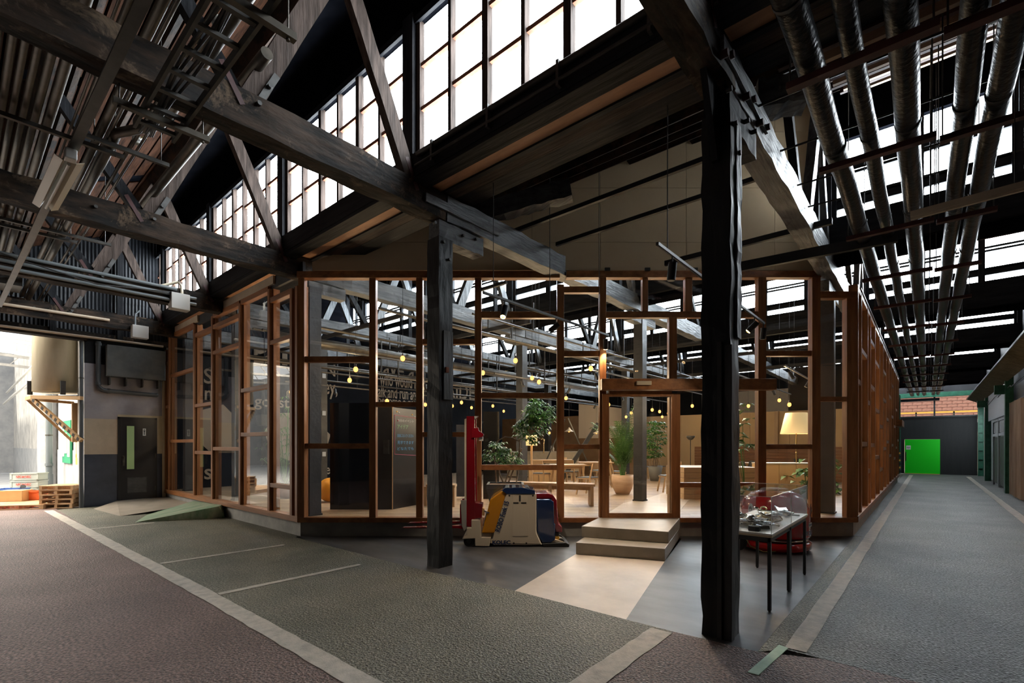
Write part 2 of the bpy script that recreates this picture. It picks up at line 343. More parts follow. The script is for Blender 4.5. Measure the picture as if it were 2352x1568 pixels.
slabp('edge_strip', [(-1.0, 4.08), (-.86, 4.27), (-.86, 10.4), (-.975, 10.4)], 'asphalt_green', z1=-.002)
fl = cw(-3.72, 8.5, 0); fr = cw(6.0, 8.5, 0)
slabp('slate_paving', [(-8.36, 3.92), (-4.8, 3.95), (-3.44, 4.05), (-3.92, 6.0), tuple(cw(1.5, 8.5, 0))[:2], (fl.x, fl.y)], 'slate')
slabp('slate_paving', [(-2.1, 4.05), (-1.66, 4.05), (-1.0, 4.08), (-.97, 10.35), tuple(cw(2.9, 8.5, 0))[:2], (-2.75, 6.44)], 'slate')
slabp('pale_path', [(-3.44, 4.05), (-2.1, 4.05), (-2.75, 6.44), (-3.2, 8.2), tuple(cw(1.5, 8.5, 0))[:2], (-3.92, 6.0)], 'pale_concrete')
def wobble(p, q, wd, n=24, j=.006):
    p = Vector(p); q = Vector(q); d = (q - p).normalized(); s = Vector((-d.y, d.x)); a = []; b = []
    for i in range(n + 1):
        c = p.lerp(q, i / n); a.append(tuple(c + s * (wd / 2 + random.uniform(-j, j)))); b.append(tuple(c - s * (wd / 2 + random.uniform(-j, j))))
    return a, b
def line(p, q, wd, m='line_paint', n=24, j=.006, par=floor, nm='painted_line'):
    a, b = wobble(p, q, wd, n, j); mb = MB(); k = len(a)
    vs = [(x, y, .005) for x, y in a] + [(x, y, .005) for x, y in b] + [(x, y, -.002) for x, y in a] + [(x, y, -.002) for x, y in b]
    fs = []
    for i in range(k - 1): fs += [(i, k + i, k + i + 1, i + 1), (i, i + 1, 2 * k + i + 1, 2 * k + i), (k + i, 3 * k + i, 3 * k + i + 1, k + i + 1)]
    return link(nm, mb.add(vs, fs), m, par)
line((-16.3, 1.57), (-5.8, 1.79), .17, n=60); line((-5.8, 1.79), (-2.0, 1.82), .17, n=30)
line((-1.73, 1.2), (-1.74, 4.0), .19, n=20)
line((-7.85, 1.85), (-7.82, 3.5), .085); line((-5.77, 1.88), (-5.76, 3.58), .085); line((-12.1, 1.75), (-12.1, 2.75), .07)
line((-.78, 4.3), (-.66, 33.5), .155, n=70); line((1.56, 5), (1.56, 33.5), .16, n=70)
tp = link('floor_tape', MB().slab([(-.96, 3.66), (-.89, 3.66), (-.83, 4.30), (-.90, 4.32)], .001, .006), 'tape'); tag(tp, 'pale green tape strip stuck on red floor by the white line end', 'tape')
# ================================================================ roof and clerestories
ceil = setting('ceiling')
P_, RX0, RX1, VZ, RZ = 6.05, -16.45, 6.2, 4.75, 7.7
Y0 = [3.85 + P_ * k for k in range(-1, 6)]
XL = [-15.66, -12.08, -8.5, -4.92, -1.34, 2.24]
for k in range(-1, 6):
    y0 = 3.85 + P_ * k; a = y0 + .35; b = y0 + P_
    if k < 5:
        link('roof_deck', MB().prism([(RX0, a + (.55 if k == 0 else 0), VZ + .1 + (.275 if k == 0 else 0)), (RX0, b + .02, RZ), (RX0, b + .02, RZ + .1), (RX0, a + (.55 if k == 0 else 0), VZ + .2 + (.275 if k == 0 else 0))], (RX1 - RX0, 0, 0)), 'roof_black', ceil)
    # valley gutter slab and lining
    link('valley_board', MB().box((RX0, y0 - .02, VZ + (.02 if k else .36)), (RX1, a + (.1 if k else .6), VZ + (.12 if k else .4))), 'roof_black', ceil)
    if k < 5:
        for j in range(1, 8 if k >= 0 else 6):
            t = j / 8; y = a + (b - a) * t; z = VZ + .1 + (RZ - VZ - .1) * t
            link('purlin', MB().bar((RX0, y, z - .06), (RX1, y, z - .06), .07, .11, up=(0, -.46, .89)), 'char_x' if k > 0 else 'old_x', ceil)
def RH(y):
    y = (y - 3.85) % P_; return VZ + .02 if y < .47 else VZ + .1 + (y - .35) / (P_ - .35) * (RZ - VZ - .1)
# brown boarding on the camera side bay (planks laid along the pipes)
a0, b0 = Y0[0] + .35, Y0[1]
def roofz(y, k=-1):
    y0 = 3.85 + P_ * k; return VZ + .1 + (y - y0 - .35) / (P_ - .35) * (RZ - VZ - .1)
for j in range(24):
    y = -1.6 + j * .18; z = roofz(y + .09) - .022
    if y > 2.6: break
    for (xa, xb) in ((-16.4, -12.1), (-12.08, -8.3), (-8.28, -4.6), (-4.58, -.6), (-.58, 2.6)):
        link('roof_plank', MB().bar((xa + random.uniform(-.3, .3), y + .09, z), (xb + random.uniform(-.28, .28), y + .09, z + random.uniform(-.006, .006)), .17, .02, up=(0, -.46, .89)), 'plank_brown', ceil)
link('purlin', MB().bar((-16.4, 2.72, roofz(2.72) - .14), (2, 2.72, roofz(2.72) - .14), .11, .2, up=(0, -.46, .89)), 'old_x', ceil)
link('purlin', MB().bar((-16.4, .72, roofz(.72) - .16), (2, .72, roofz(.72) - .16), .09, .16, up=(0, -.46, .89)), 'old_x', ceil)
# clerestories
def clerestory(n, y, zs, zt, marks, front):
    wnd = setting(f'window_{n}', (0, y, zs))
    tz = 'grey_z' if front else 'char_z'
    link('header_board', MB().box((RX0, y - .06, zt), (RX1, y + .05, RZ + .05)), 'roof_black', wnd)
    link('sill_beam', MB().box((RX0, y - .12, VZ + .1), (RX1, y + .1, zs)), 'char_x', wnd)
    if front: link('header_nailer', MB().box((RX0, y - .1, zt - .03), (RX1, y - .06, zt + .06)), 'char_x', wnd)
    xs = []
    for X in XL:
        link('main_post', MB().box((X - .10, y - .13, zs), (X + .10, y + .08, zt + .1)), 'char_z', wnd)
        link('jamb', MB().box((X + .10, y - .07, zs), (X + .17, y + .06, zt)), tz, wnd)
        link('jamb', MB().box((X - .17, y - .07, zs), (X - .10, y + .06, zt)), tz, wnd)
    for i in range(len(XL)):
        xa = (XL[i - 1] if i else RX0 - .1) + .17; xb = XL[i] - .17; wdt = xb - xa
        fr_ = [t for t in (marks if wdt > 2 else (.5,))]
        cur = xa
        for q, (t, wd) in enumerate([(t if isinstance(t, tuple) else (t, .06)) for t in fr_] + [(1, 0)]):
            xe = xa + wdt * t
            if wd: link('mullion', MB().box((xe - wd / 2, y - .08, zs), (xe + wd / 2, y + .05, zt)), tz, wnd)
            x1 = xe - wd / 2
            if front: cuts = [zs + (zt - zs) * u for u in (.34 + .02 * (q % 2), .67 + .02 * (q % 3))]
            else: cuts = [zs + .18, zs + .30, zs + .72, zs + .80]
            zc = [zs] + cuts + [zt]
            for u in range(len(zc) - 1):
                if not front and u == 1: link('transom', MB().box((cur, y - .05, zc[u] - .03), (x1, y + .03, zc[u + 1])), 'char_x', wnd); continue
                link('pane', MB().box((cur, y, zc[u] + .02), (x1, y + .006, zc[u + 1] - .02)), 'pane_glow_front' if front else 'pane_glow', wnd)
                if u: link('glazing_bar', MB().box((cur, y - .05, zc[u] - .024), (x1, y + .012, zc[u] + .024)), 'rust' if front else 'char_x', wnd)
            cur = xe + wd / 2
R6 = ((.17, .05), (.345, .085), (.51, .05), (.675, .085), (.84, .05))
clerestory(1, 3.85, 5.2, 6.85, R6, True)
clerestory(2, 9.9, 5.45, 6.75, ((.33, .12), (.66, .12)), False)
clerestory(3, 15.95, 5.45, 6.75, ((.33, .12), (.66, .12)), False)
clerestory(4, 22.0, 5.45, 6.75, ((.5, .12),), False)
clerestory(5, 28.05, 5.45, 6.75, ((.5, .12),), False)
link("back_light_blocker", MB().box((RX0, -2.3, VZ + .1), (RX1, -2.2, RZ)), "roof_black", ceil)  # unseen wall added in place of windows, keeps light off the camera bay
link('rear_sky_blocker', MB().box((-16.45, -8.2, 4.9), (6.4, -2.2, 5.0)), 'roof_black', ceil)  # unseen flat slab added behind the camera to shut out sky light
link('gable_sky_blocker', MB().box((-16.75, 4.1, 4.5), (-16.46, 35.5, 7.9)).box((-16.75, 20.2, 0), (-16.46, 35.5, 4.5)).box((6.2, -8, 4.5), (6.3, 35.5, 7.9)), 'roof_black', ceil)  # closing boxes added over open wall gaps so sky light stays out
clerestory(7, 34.1, 5.45, 6.75, ((.5, .12),), False)
l_ = area('side_opening_daylight', (1.9, 33.2, 2.6), (0, 0, 0), 1.6, 1.8, 62, (.86, .95, 1)); l_.rotation_euler = (Vector((-.4, 35.2, .7)) - Vector((1.9, 33.2, 2.6))).to_track_quat('-Z', 'Y').to_euler()
# eaves under the first clerestory
link('soffit_board', MB().box((RX0, 3.965, 4.945), (-.9, 4.225, 4.96)), 'plywood', ceil)
link('eaves_beam', MB().box((RX0, 3.72, 4.90), (1.5, 3.965, 4.99)), 'char_x', ceil)
link('eaves_beam', MB().box((RX0, 4.225, 4.92), (1.5, 4.29, 5.05)), 'char_x', ceil)
link('eaves_beam', MB().bar((RX0, 4.375, 4.985), (1.0, 4.375, 4.985), .165, .11, jit=.006, seg=20), 'grey_x', ceil)
link('eaves_beam', MB().box((RX0, 4.46, 4.93), (1.5, 4.74, 5.06)), 'char_x', ceil)
for zz, yy, r in ((5.13, 3.70, .032), (4.98, 3.67, .017)):
    c_ = link('conduit', MB().cyl((-4.7, yy, zz), (2.0, yy, zz), r, n=12), 'galv_dull', ceil)
for x in (-4.4, -3.5, -2.6, -1.7): link('conduit_clamp', MB().box((x - .015, 3.66, 4.93), (x + .015, 3.74, 5.17)), 'steel_dark', ceil)
# ---------------------------------------------------------------- trusses
def rough(mb, p, q, w_, h_, seg=24, j=.012): return mb.bar(p, q, w_, h_, jit=j, seg=seg)
names = {-4.92: 'nearest left column', -8.5: 'glass room left corner', -12.08: 'three grey conduits', -15.66: 'washroom door wall', -1.34: 'nearest right column', 2.24: 'right-hand aisle wall'}
def truss(X, y0, front, w_=.24, mk=('old', 'grey')):
    if front:
        t = thing('roof_truss', f'dark timber tie beam with leaning braces above {names[X]}', 'beam', (X, y0 - P_ / 2, 4.55), group='timber roof trusses')
    else: t = ceil
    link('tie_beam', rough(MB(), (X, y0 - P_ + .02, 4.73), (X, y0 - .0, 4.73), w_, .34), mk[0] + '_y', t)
    if X > 2: return t
    link('brace', rough(MB(), (X + .02, y0 - .51, 4.86), (X + .02, y0 - 1.5, 7.05), .11, .18, 8, .004), mk[1] + '_z', t)
    link('brace', rough(MB(), (X + .04, y0 - 2.41, 4.86), (X + .04, y0 - 1.42, 7.05), .12, .20, 8, .004), mk[1] + '_z', t)
    link('brace', rough(MB(), (X - .03, y0 - 2.5, 4.9), (X - .03, y0 - 3.35, 6.1), .10, .13, 6, .004), 'char_z', t)
    link('king_post', MB().box((X - .05, y0 - 1.12, 4.9), (X + .0, y0 - 1.0, 7.1)), 'char_z', t) if not front else None
    if front:
        link('iron_strap', MB().bar((X + .115, y0 - 2.42, 4.70), (X + .115, y0 - 2.18, 5.2), .006, .06), 'steel_dark', t)
        link('iron_strap', MB().bar((X + .13, y0 - 2.5, 4.74), (X + .13, y0 - 2.68, 5.05), .006, .05), 'red_steel', t)
        link('iron_strap', MB().bar((X + .125, y0 - .48, 4.76), (X + .125, y0 - .64, 5.1), .006, .06), 'red_steel', t)
        for yy, zz in ((-2.36, 4.82), (-2.26, 5.04), (-.52, 4.9), (-3.0, 4.76), (-4.4, 4.76)):
            link('bolt', MB().cyl((X + .11, y0 + yy, zz), (X + .16, y0 + yy, zz), .022, n=8), 'steel_dark', t)
    return t
for X in XL[:5]: truss(X, 4.26, True)
truss(2.24, 4.26, False)
for X in XL:
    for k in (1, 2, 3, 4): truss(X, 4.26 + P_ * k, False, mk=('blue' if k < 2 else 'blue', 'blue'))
# corbels and splice plates at the column heads
def column(name, x, y, z0, z1, s, m, label, group=None, rough_=.0, extra=True, cm='blue_y'):
    t = thing(name, label, 'column', (x, y, z0), group=group)
    mb = MB(); mb.bar((x, y, z0), (x, y, z1), s, s, jit=rough_, seg=28 if rough_ else 1, up=(0, 1, 0)); link('shaft', mb, m, t)
    if extra:
        link('corbel', rough(MB(), (x, y - .1, 4.42), (x, y + .72, 4.42), .21, .24, 10, .006), cm, t)
        for yy, zz in ((-.05, 4.25), (.05, 4.05), (.3, 4.45), (-.2, 4.45), (.55, 4.48)): link('bolt', MB().cyl((x + s / 2 - .01, y + yy, zz), (x + s / 2 + .035, y + yy, zz), .02, n=8), 'steel_dark', t)
    return t
cA = column('timber_column', -4.92, 4.25, 0, 4.32, .235, 'column_paint', 'black chipped timber column standing in front of the forklift', 'old timber columns', .006)
link('splice_board', MB().box((-4.8, 4.2, 2.2), (-4.782, 4.36, 3.1)), 'blue_z', cA)
link('iron_cleat', MB().box((-4.80, 4.22, 2.55), (-4.76, 4.27, 2.62)), 'rust', cA)
cB = column('timber_column', -1.335, 4.27, 0, 4.36, .235, 'column_paint', 'thick black timber column nearest the camera, beside the display table', 'old timber columns', .009, True, 'char_y')
link('splice_post', MB().bar((-1.235, 4.175, .0), (-1.235, 4.175, 2.42), .06, .07, jit=.003, seg=12, up=(0, 1, 0)), 'black_paint', cB)
link('splice_post', MB().bar((-1.3, 4.145, .0), (-1.3, 4.145, 2.45), .035, .035, up=(0, 1, 0)), 'black_paint', cB)
link('corner_strip', MB().bar((-1.21, 4.33, 2.5), (-1.21, 4.33, 4.3), .02, .12, jit=.006, seg=20, up=(0, 1, 0)), 'blue_z', cB)
link('haunch', MB().prism([(-1.36, 3.85, 4.56), (-1.36, 4.7, 4.56), (-1.36, 4.42, 3.95), (-1.36, 4.12, 3.95)], (.05, 0, 0)), 'char_z', cB)
for y, z in ((3.9, 4.62), (4.05, 4.7), (4.5, 4.62), (4.7, 4.7), (4.95, 4.62), (5.2, 4.7)): link('bolt', MB().cyl((-1.22, y, z), (-1.16, y, z), .03, n=8), 'red_steel', cB)
# splice timbers that carry the beams into the next bay
for X, l in ((-4.92, 'left'), (-1.34, 'right')):
    s_ = link('splice_timber', rough(MB(), (X + .135, 3.9, 4.72), (X + .135, 5.25, 4.72), .03, .11, 8, .003), 'blue_y'); tag(s_, f'bolted splice timber on the beam side over the {l} front column', 'beam')
b = link('cut_timber', rough(MB(), tuple(onz(1075, 500, 5.0)), tuple(onz(1312, 436, 5.25)), .2, .26, 14, .014), 'blue_x'); tag(b, 'short weathered grey timber ending against the beige upper wall', 'beam')
b = link('cut_timber', rough(MB(), tuple(onz(1735, 232, 5.2)), tuple(onz(1850, 212, 5.2)), .25, .3, 10, .014), 'blue_x'); tag(b, 'curved grey timber crossing above the right-hand tie beam', 'beam')
# ================================================================ shell walls
wl = setting('wall_left', (-16.45, 3, 0))
# washroom wall x=-16.45 facing the lane, y 2.25..4.02
def yz(n, m, x, y0, y1, z0, z1, par=wl, d=.02, **k): return link(n, MB().box((x, y0, z0), (x + d, y1, z1)), m, par, **k)
link('wall_core', MB().box((-16.75, 2.25, 0), (-16.47, 4.14, 4.5)), 'alley_grey', wl)
yz('navy_dado', 'navy_paint', -16.47, 2.25, 2.93, 0, 1.36); yz('navy_dado', 'navy_paint', -16.47, 3.80, 4.02, 0, 1.36)
yz('tan_band', 'tan_paint', -16.47, 2.25, 2.93, 1.36, 2.29); yz('tan_band', 'cream_paint', -16.472, 2.93, 4.02, 2.36, 2.42); yz('tan_band', 'cream_paint', -16.47, 3.80, 4.02, 1.36, 2.36)
yz('lilac_band', 'lilac_paint', -16.47, 2.25, 2.93, 2.29, 3.72); yz('lilac_band', 'lilac_paint', -16.475, 2.93, 4.02, 2.42, 3.72)
yz('upper_band', 'dark_wall', -16.475, 2.25, 4.02, 3.72, 4.5)
link('corner_panel', MB().box((-16.5, 3.92, 0.05), (-16.40, 4.0, 4.1)), 'cream_paint', wl)
dr = setting('door_1', (-16.45, 3.36, 0))
link('door_frame', MB().box((-16.46, 2.93, 0), (-16.43, 2.98, 2.36)).box((-16.46, 3.75, 0), (-16.43, 3.80, 2.36)).box((-16.46, 2.93, 2.31), (-16.43, 3.80, 2.36)), 'door_black', dr)
leaf_ = link('door_leaf', MB().box((-16.455, 2.98, .03), (-16.425, 3.75, 2.31)), 'door_black', dr)
link('vision_pane', MB().box((-16.426, 3.12, .95), (-16.42, 3.28, 2.12)), 'lime_glass', leaf_)
hd = link('pull_handle', MB().tube([(-16.42, 3.05, 1.07), (-16.37, 3.05, 1.09), (-16.37, 3.05, 1.27), (-16.42, 3.05, 1.29)], .012).box((-16.425, 3.03, 1.04), (-16.42, 3.075, 1.32)), 'galv', leaf_)
link('vent_grille', MB().box((-16.426, 3.13, .3), (-16.418, 3.56, .72)), 'steel_dark', leaf_)
for j in range(9): link('louvre', MB().box((-16.42, 3.15, .33 + j * .042), (-16.412, 3.54, .345 + j * .042)), 'duct_grey', leaf_)
sg = link('sign_plate', MB().box((-16.426, 3.47, 1.86), (-16.42, 3.54, 2.06)), 'white_print', leaf_)
mb = MB(); mb.cyl((-16.42, 3.505, 2.03), (-16.417, 3.505, 2.03), .013, n=10); mb.prism([(-16.42, 3.482, 2.008), (-16.42, 3.528, 2.008), (-16.42, 3.514, 1.95), (-16.42, 3.514, 1.885), (-16.42, 3.496, 1.885), (-16.42, 3.496, 1.95)], (.003, 0, 0)); link('figure_mark', mb, 'dark_print', sg)
for z in (.35, 1.25, 2.05): link('hinge', MB().box((-16.425, 3.745, z), (-16.41, 3.762, z + .11)), 'galv', leaf_)
# duct box, drain pipe by the washroom
d = thing('duct_box', 'long dark grey duct box over the black washroom door', 'duct', (-16.3, 3.3, 3.35))
link('casing', MB().box((-16.44, 2.66, 3.4), (-16.15, 3.93, 4.22)), 'duct_grey', d, bevel=.01)
for y in (2.72, 3.06, 3.42, 3.78): link('bracket', MB().box((-16.44, y, 3.18), (-16.2, y + .02, 3.4)).box((-16.25, y - .01, 3.2), (-16.23, y + .03, 3.4)), 'steel_dark', d)
p = thing('drain_pipe', 'black drain pipe bending under the duct box above the washroom door', 'pipe', (-16.38, 3.1, 3.0))
pts = [(-16.38, 2.52, 4.3), (-16.38, 2.52, 3.2), (-16.38, 2.54, 3.1), (-16.38, 2.6, 3.05), (-16.38, 2.7, 3.03), (-16.38, 3.75, 3.0)]
link('pipe_run', MB().tube(pts, .055, 14), 'pipe_grey', p)
link('pipe_collar', MB().cyl((-16.38, 2.52, 4.2), (-16.38, 2.52, 4.26), .068), 'pipe_grey', p); link('pipe_collar', MB().cyl((-16.38, 2.52, 3.18), (-16.38, 2.52, 3.24), .066), 'pipe_grey', p); link('pipe_collar', MB().cyl((-16.38, 2.7, 3.03), (-16.38, 2.76, 3.03), .066), 'pipe_grey', p)
link('pipe_end', MB().ball((-16.38, 3.77, 3.0), .058), 'pipe_grey', p)
dp = thing('downpipe', 'dark downpipe on the corner between washroom wall and bright alley', 'pipe', (-16.4, 2.2, 0))
link('pipe_run', MB().cyl((-16.42, 2.19, 0), (-16.42, 2.19, 4.4), .045), 'pipe_grey', dp)
for z in (1.75, 3.3): link('pipe_clip', MB().cyl((-16.42, 2.19, z), (-16.42, 2.19, z + .03), .052), 'galv_dull', dp)
# corrugated gable above the lane end
def corr(par, axis, a0, a1, z0, z1, c, m, amp=.012, pitch=.076, n_=None):
    vs = []; n = int((a1 - a0) / pitch * 4)
    for i in range(n + 1):
        a = a0 + (a1 - a0) * i / n; o = amp * math.sin(2 * math.pi * i / 4)
        for z in (z0, z1): vs.append((c + o, a, z) if axis == 'y' else (a, c + o, z))
    mb = MB(); mb.add(vs, [(2 * i, 2 * i + 2, 2 * i + 3, 2 * i + 1) for i in range(n)]); return link('corrugated_sheet', mb, m, par)
mat('corrugated', (.009, .011, .014), (.02, .022, .027), rough=.5, scale=3, spec=.3)
gw = setting('wall_end', (-16.5, 0, 4.5))
yy = -6
while yy < 4.2:
    for (z0, z1) in ((4.42, 5.5), (5.45, 6.6), (6.55, 7.8)): corr(gw, 'y', yy, yy + .86, z0, z1, -16.5 + (.01 if z0 > 5 else 0) - (.01 if z0 > 6 else 0), 'corrugated')
    yy += .84
for z in (4.38, 4.98, 5.9): link('gable_rail', MB().box((-16.46, -6, z), (-16.36, 4.2, z + .13)), 'old_y', gw)
for y in (-4.2, -2.0, .2, 1.6, 2.9): link('gable_post', MB().box((-16.44, y, 4.4), (-16.32, y + .12, 7.0)), 'char_z', gw)
link('lintel', MB().box((-16.6, -6, 4.28), (-16.3, 2.3, 4.42)), 'old_y', gw)
# closing walls out of view
link('wall_back', MB().box((-17, -8.2, 0), (6.4, -8, 8)), 'dark_wall')['kind'] = 'structure'
wr = setting('wall_right', (2.1, 20, 0))
link('side_wall', MB().box((6.2, -8, 0), (6.4, 8, 8)).box((2.25, 8, 0), (6.4, 8.1, 8)), 'dark_wall', wr)
link('upper_wall', MB().box((2.25, 8, 3.62), (2.35, 35.5, 7.8)), 'dark_wall', wr)
for y in (8.2, 10.1, 12.0, 13.9, 15.8, 17.7): link('hoarding_panel', MB().box((2.12, y, 0), (2.18, y + 1.885, 3.55)), 'hoarding', wr)
link('back_panel', MB().box((2.25, 19.6, 0), (2.3, 35.5, 3.62)), 'panel_grey', wr)
link('wall_top_rail', MB().box((2.1, 8.1, 3.56), (2.25, 19.6, 3.6)), 'steel_dark', wr)
# ================================================================ glass room
wf = setting('wall_front', tuple(cw(1.1, 8.5, 0)))
fx = lambda px: (px - CX) * 8.5 / F
fz = lambda py: EYE + (HY - py) * 8.5 / F
def fbox(n, x0, x1, y0, y1, m, d0=8.44, d1=8.57, par=wf, **k):
    return link(n, MB(TF).box((fx(x0), d0, fz(y1)), (fx(x1), d1, fz(y0))), m, par, **k)
def FV(x0, x1, y0, y1, **k): return fbox('mullion', x0, x1, y0, y1, 'cedar_z', bevel=.004, **k)
def FH(x0, x1, y0, y1, **k): return fbox('rail', x0, x1, y0, y1, 'cedar_x', bevel=.004, **k)
for a in ((688, 702, 640, 1187), (850, 865, 640, 1187), (957, 972, 640, 1187), (1091, 1106, 641, 1187), (1279, 1295, 655, 1187), (1376, 1391, 640, 1197), (1738, 1756, 640, 873), (1738, 1756, 897, 1187), (1861, 1880, 640, 1187), (1940, 1963, 672, 1190)): FV(*a)
for a in ((1474, 1487, 641, 716), (1572, 1588, 641, 716), (1535, 1553, 730, 873)): FV(*a, d0=8.45)
FH(686, 1285, 626, 641, d0=8.42); FH(1300, 1880, 625, 640, d0=8.42); FH(1879, 1963, 672, 687, d0=8.42)
for (x0, x1, y0, y1) in ((702, 850, 819, 832), (702, 850, 1018, 1030), (865, 957, 923, 934), (972, 1091, 779, 791), (972, 1091, 992, 1003), (1106, 1279, 716, 731), (1106, 1279, 902, 914), (1106, 1279, 1067, 1079),
                         (1295, 1376, 659, 673), (1295, 1376, 806, 819), (1295, 1376, 1020, 1031), (1391, 1738, 716, 730), (1557, 1738, 1108, 1119), (1756, 1861, 806, 818), (1756, 1861, 1020, 1031), (1880, 1940, 911, 922)): FH(x0, x1, y0, y1, d0=8.46)
fbox('bottom_rail', 688, 1376, 1187, 1198, 'cedar_x', 8.42, 8.58); fbox('bottom_rail', 1556, 1963, 1187, 1198, 'cedar_x', 8.42, 8.58)
hb = fbox('door_header', 1377, 1768, 873, 898, 'cedar_x', 8.27, 8.46, bevel=.006)
fbox('door_sensor', 1454, 1487, 879, 888, 'cream_plastic', 8.24, 8.27, par=hb, bevel=.006)
dd = setting('door_2', tuple(cw(fx(1465), 8.4, .34)))
fbox('door_stile', 1381, 1396, 905, 1190, 'cedar_z', 8.38, 8.43, par=dd); fbox('door_stile', 1538, 1557, 905, 1190, 'cedar_z', 8.38, 8.43, par=dd)
fbox('door_rail', 1396, 1538, 899, 912, 'cedar_x', 8.38, 8.43, par=dd); fbox('door_rail', 1396, 1538, 1176, 1187, 'cedar_x', 8.38, 8.43, par=dd)
fbox('door_jamb', 1536, 1544, 912, 1178, 'oak_z', 8.46, 8.58, par=dd)
link('door_glass', MB(TF).box((fx(1396), 8.40, fz(1176)), (fx(1538), 8.408, fz(912))), 'glass', dd)
mbp = MB(TF)
def pane(x0, x1, y0, y1): link('pane', MB(TF).box((fx(x0), 8.505, fz(y1)), (fx(x1), 8.513, fz(y0))), 'glass', wf)
for x0, x1, ys in ((702, 850, (641, 819, 832, 1018, 1030, 1187)), (865, 957, (641, 923, 934, 1187)), (972, 1091, (641, 779, 791, 992, 1003, 1187)), (1106, 1279, (641, 716, 731, 902, 914, 1067, 1079, 1187)),
                   (1295, 1376, (641, 659, 673, 806, 819, 1020, 1031, 1187)), (1391, 1474, (641, 716)), (1487, 1572, (641, 716)), (1588, 1738, (641, 716)), (1391, 1535, (730, 873)), (1553, 1738, (730, 873)), (1557, 1738, (898, 1108, 1119, 1187)),
                   (1756, 1861, (641, 806, 818, 1020, 1031, 1187)), (1880, 1940, (687, 911, 922, 1187))):
    for i in range(0, len(ys), 2): pane(x0, x1, ys[i], ys[i + 1])
link('concrete_base', MB(TF).box((-3.72, 8.5, 0), (6.0, 8.7, fz(1198))), 'base_concrete', wf)
# beige boarded wall standing on top of the glass front
zt = lambda X: 5.97 + .3325 * X
jl = [-3.5, -1.2, .35, 1.55, 3.05, 4.6, 5.35]
for i in range(6):
    a, b = jl[i] + .003, jl[i + 1] - .003
    zc = [4.66, 5.15, 6.1, 7.08, 8.2]
    for j in range(4):
        lo, hi = zc[j] + .003, zc[j + 1] - .003
        ta, tb = min(hi, zt(a)), min(hi, zt(b))
        if tb <= lo: continue
        pts = [(a, 8.46, lo), (b, 8.46, lo), (b, 8.46, tb)]
        if ta > lo: pts.append((a, 8.46, ta))
        else: pts[0] = (b - (tb - lo) / .3325, 8.46, lo) if tb < hi else (max(a, (lo - 5.97) / .3325), 8.46, lo)
        if hi < zt(b) and zt(a) < hi: pts = [q for q in pts if q[2] <= hi]; pts.insert(3, ((hi - 5.97) / .3325, 8.46, hi))
        link('wall_board', MB(TF).prism(pts, (0, .03, 0)), 'beige_board', wf)
link('backing', MB(TF).prism([(-3.5, 8.495, 4.66), (5.35, 8.495, 4.66), (5.35, 8.495, 7.74), (-3.5, 8.495, 4.8)], (0, .03, 0)), 'joint', wf)
for px in (1393, 1484, 1592): fbox('bracket', px - 6, px + 6, 619, 626, 'galv_dull', 8.40, 8.44)
# ---- left glass wall, plane y = 4.02
wg = setting('wall_side', (-12.4, 4.05, 0))
def LV(x, z0, z1, wd=.09): link('mullion', MB().box((x - wd / 2, 3.965, z0), (x + wd / 2, 4.09, z1)), 'cedar_z', wg, bevel=.004); link('mullion', MB().box((x + .055, 4.02, z0), (x + .10, 4.14, z1)), 'cedar_z', wg)
def LH(x0, x1, z, h=.09): link('rail', MB().box((x0, 3.975, z - h / 2), (x1, 4.08, z + h / 2)), 'cedar_x', wg, bevel=.004)
for x, zt_ in ((-16.38, 4.3), (-16.0, 4.62), (-13.9, 4.62), (-12.62, 4.6), (-10.97, 4.58), (-9.55, 4.58), (-8.62, 4.4), (-8.42, 4.4)): LV(x, .33, zt_)
for x0, x1, zs in ((-16.38, -16.0, (.33, 2.68, 3.9)), (-16.0, -13.9, (1.71, 3.52, 4.62)), (-13.9, -12.62, (1.42, 2.58, 4.33)), (-12.62, -10.97, (1.52, 3.74, 4.34, 4.6)), (-10.97, -9.55, (1.82, 2.74, 4.6)), (-9.55, -8.62, (.84, 3.55, 4.36))):
    z_ = .35
    for z in zs:
        if z > .5:
            LH(x0 + .04, x1 - .04, z, .10 if z > 4.2 else .08)
            link('pane', MB().box((x0 + .1, 4.03, z_), (x1 - .03, 4.038, z - .04)), 'glass', wg); z_ = z + .04
link('bottom_rail', MB().box((-16.45, 3.96, .25), (-8.36, 4.12, .35)), 'cedar_x', wg)
link('concrete_base', MB().box((-16.45, 4.02, 0), (-8.36, 4.25, .25)), 'base_concrete', wg)
for x0, x1 in ((-16.0, -13.7), (-12.0, -9.4)): link('fascia_board', MB().box((x0, 3.99, 4.66), (x1, 4.03, 4.82)), 'tan_paint', wg)
link('eaves_lining', MB().box((-16.4, 4.03, 4.6), (-8.3, 4.08, 4.82)), 'black_paint', wg)
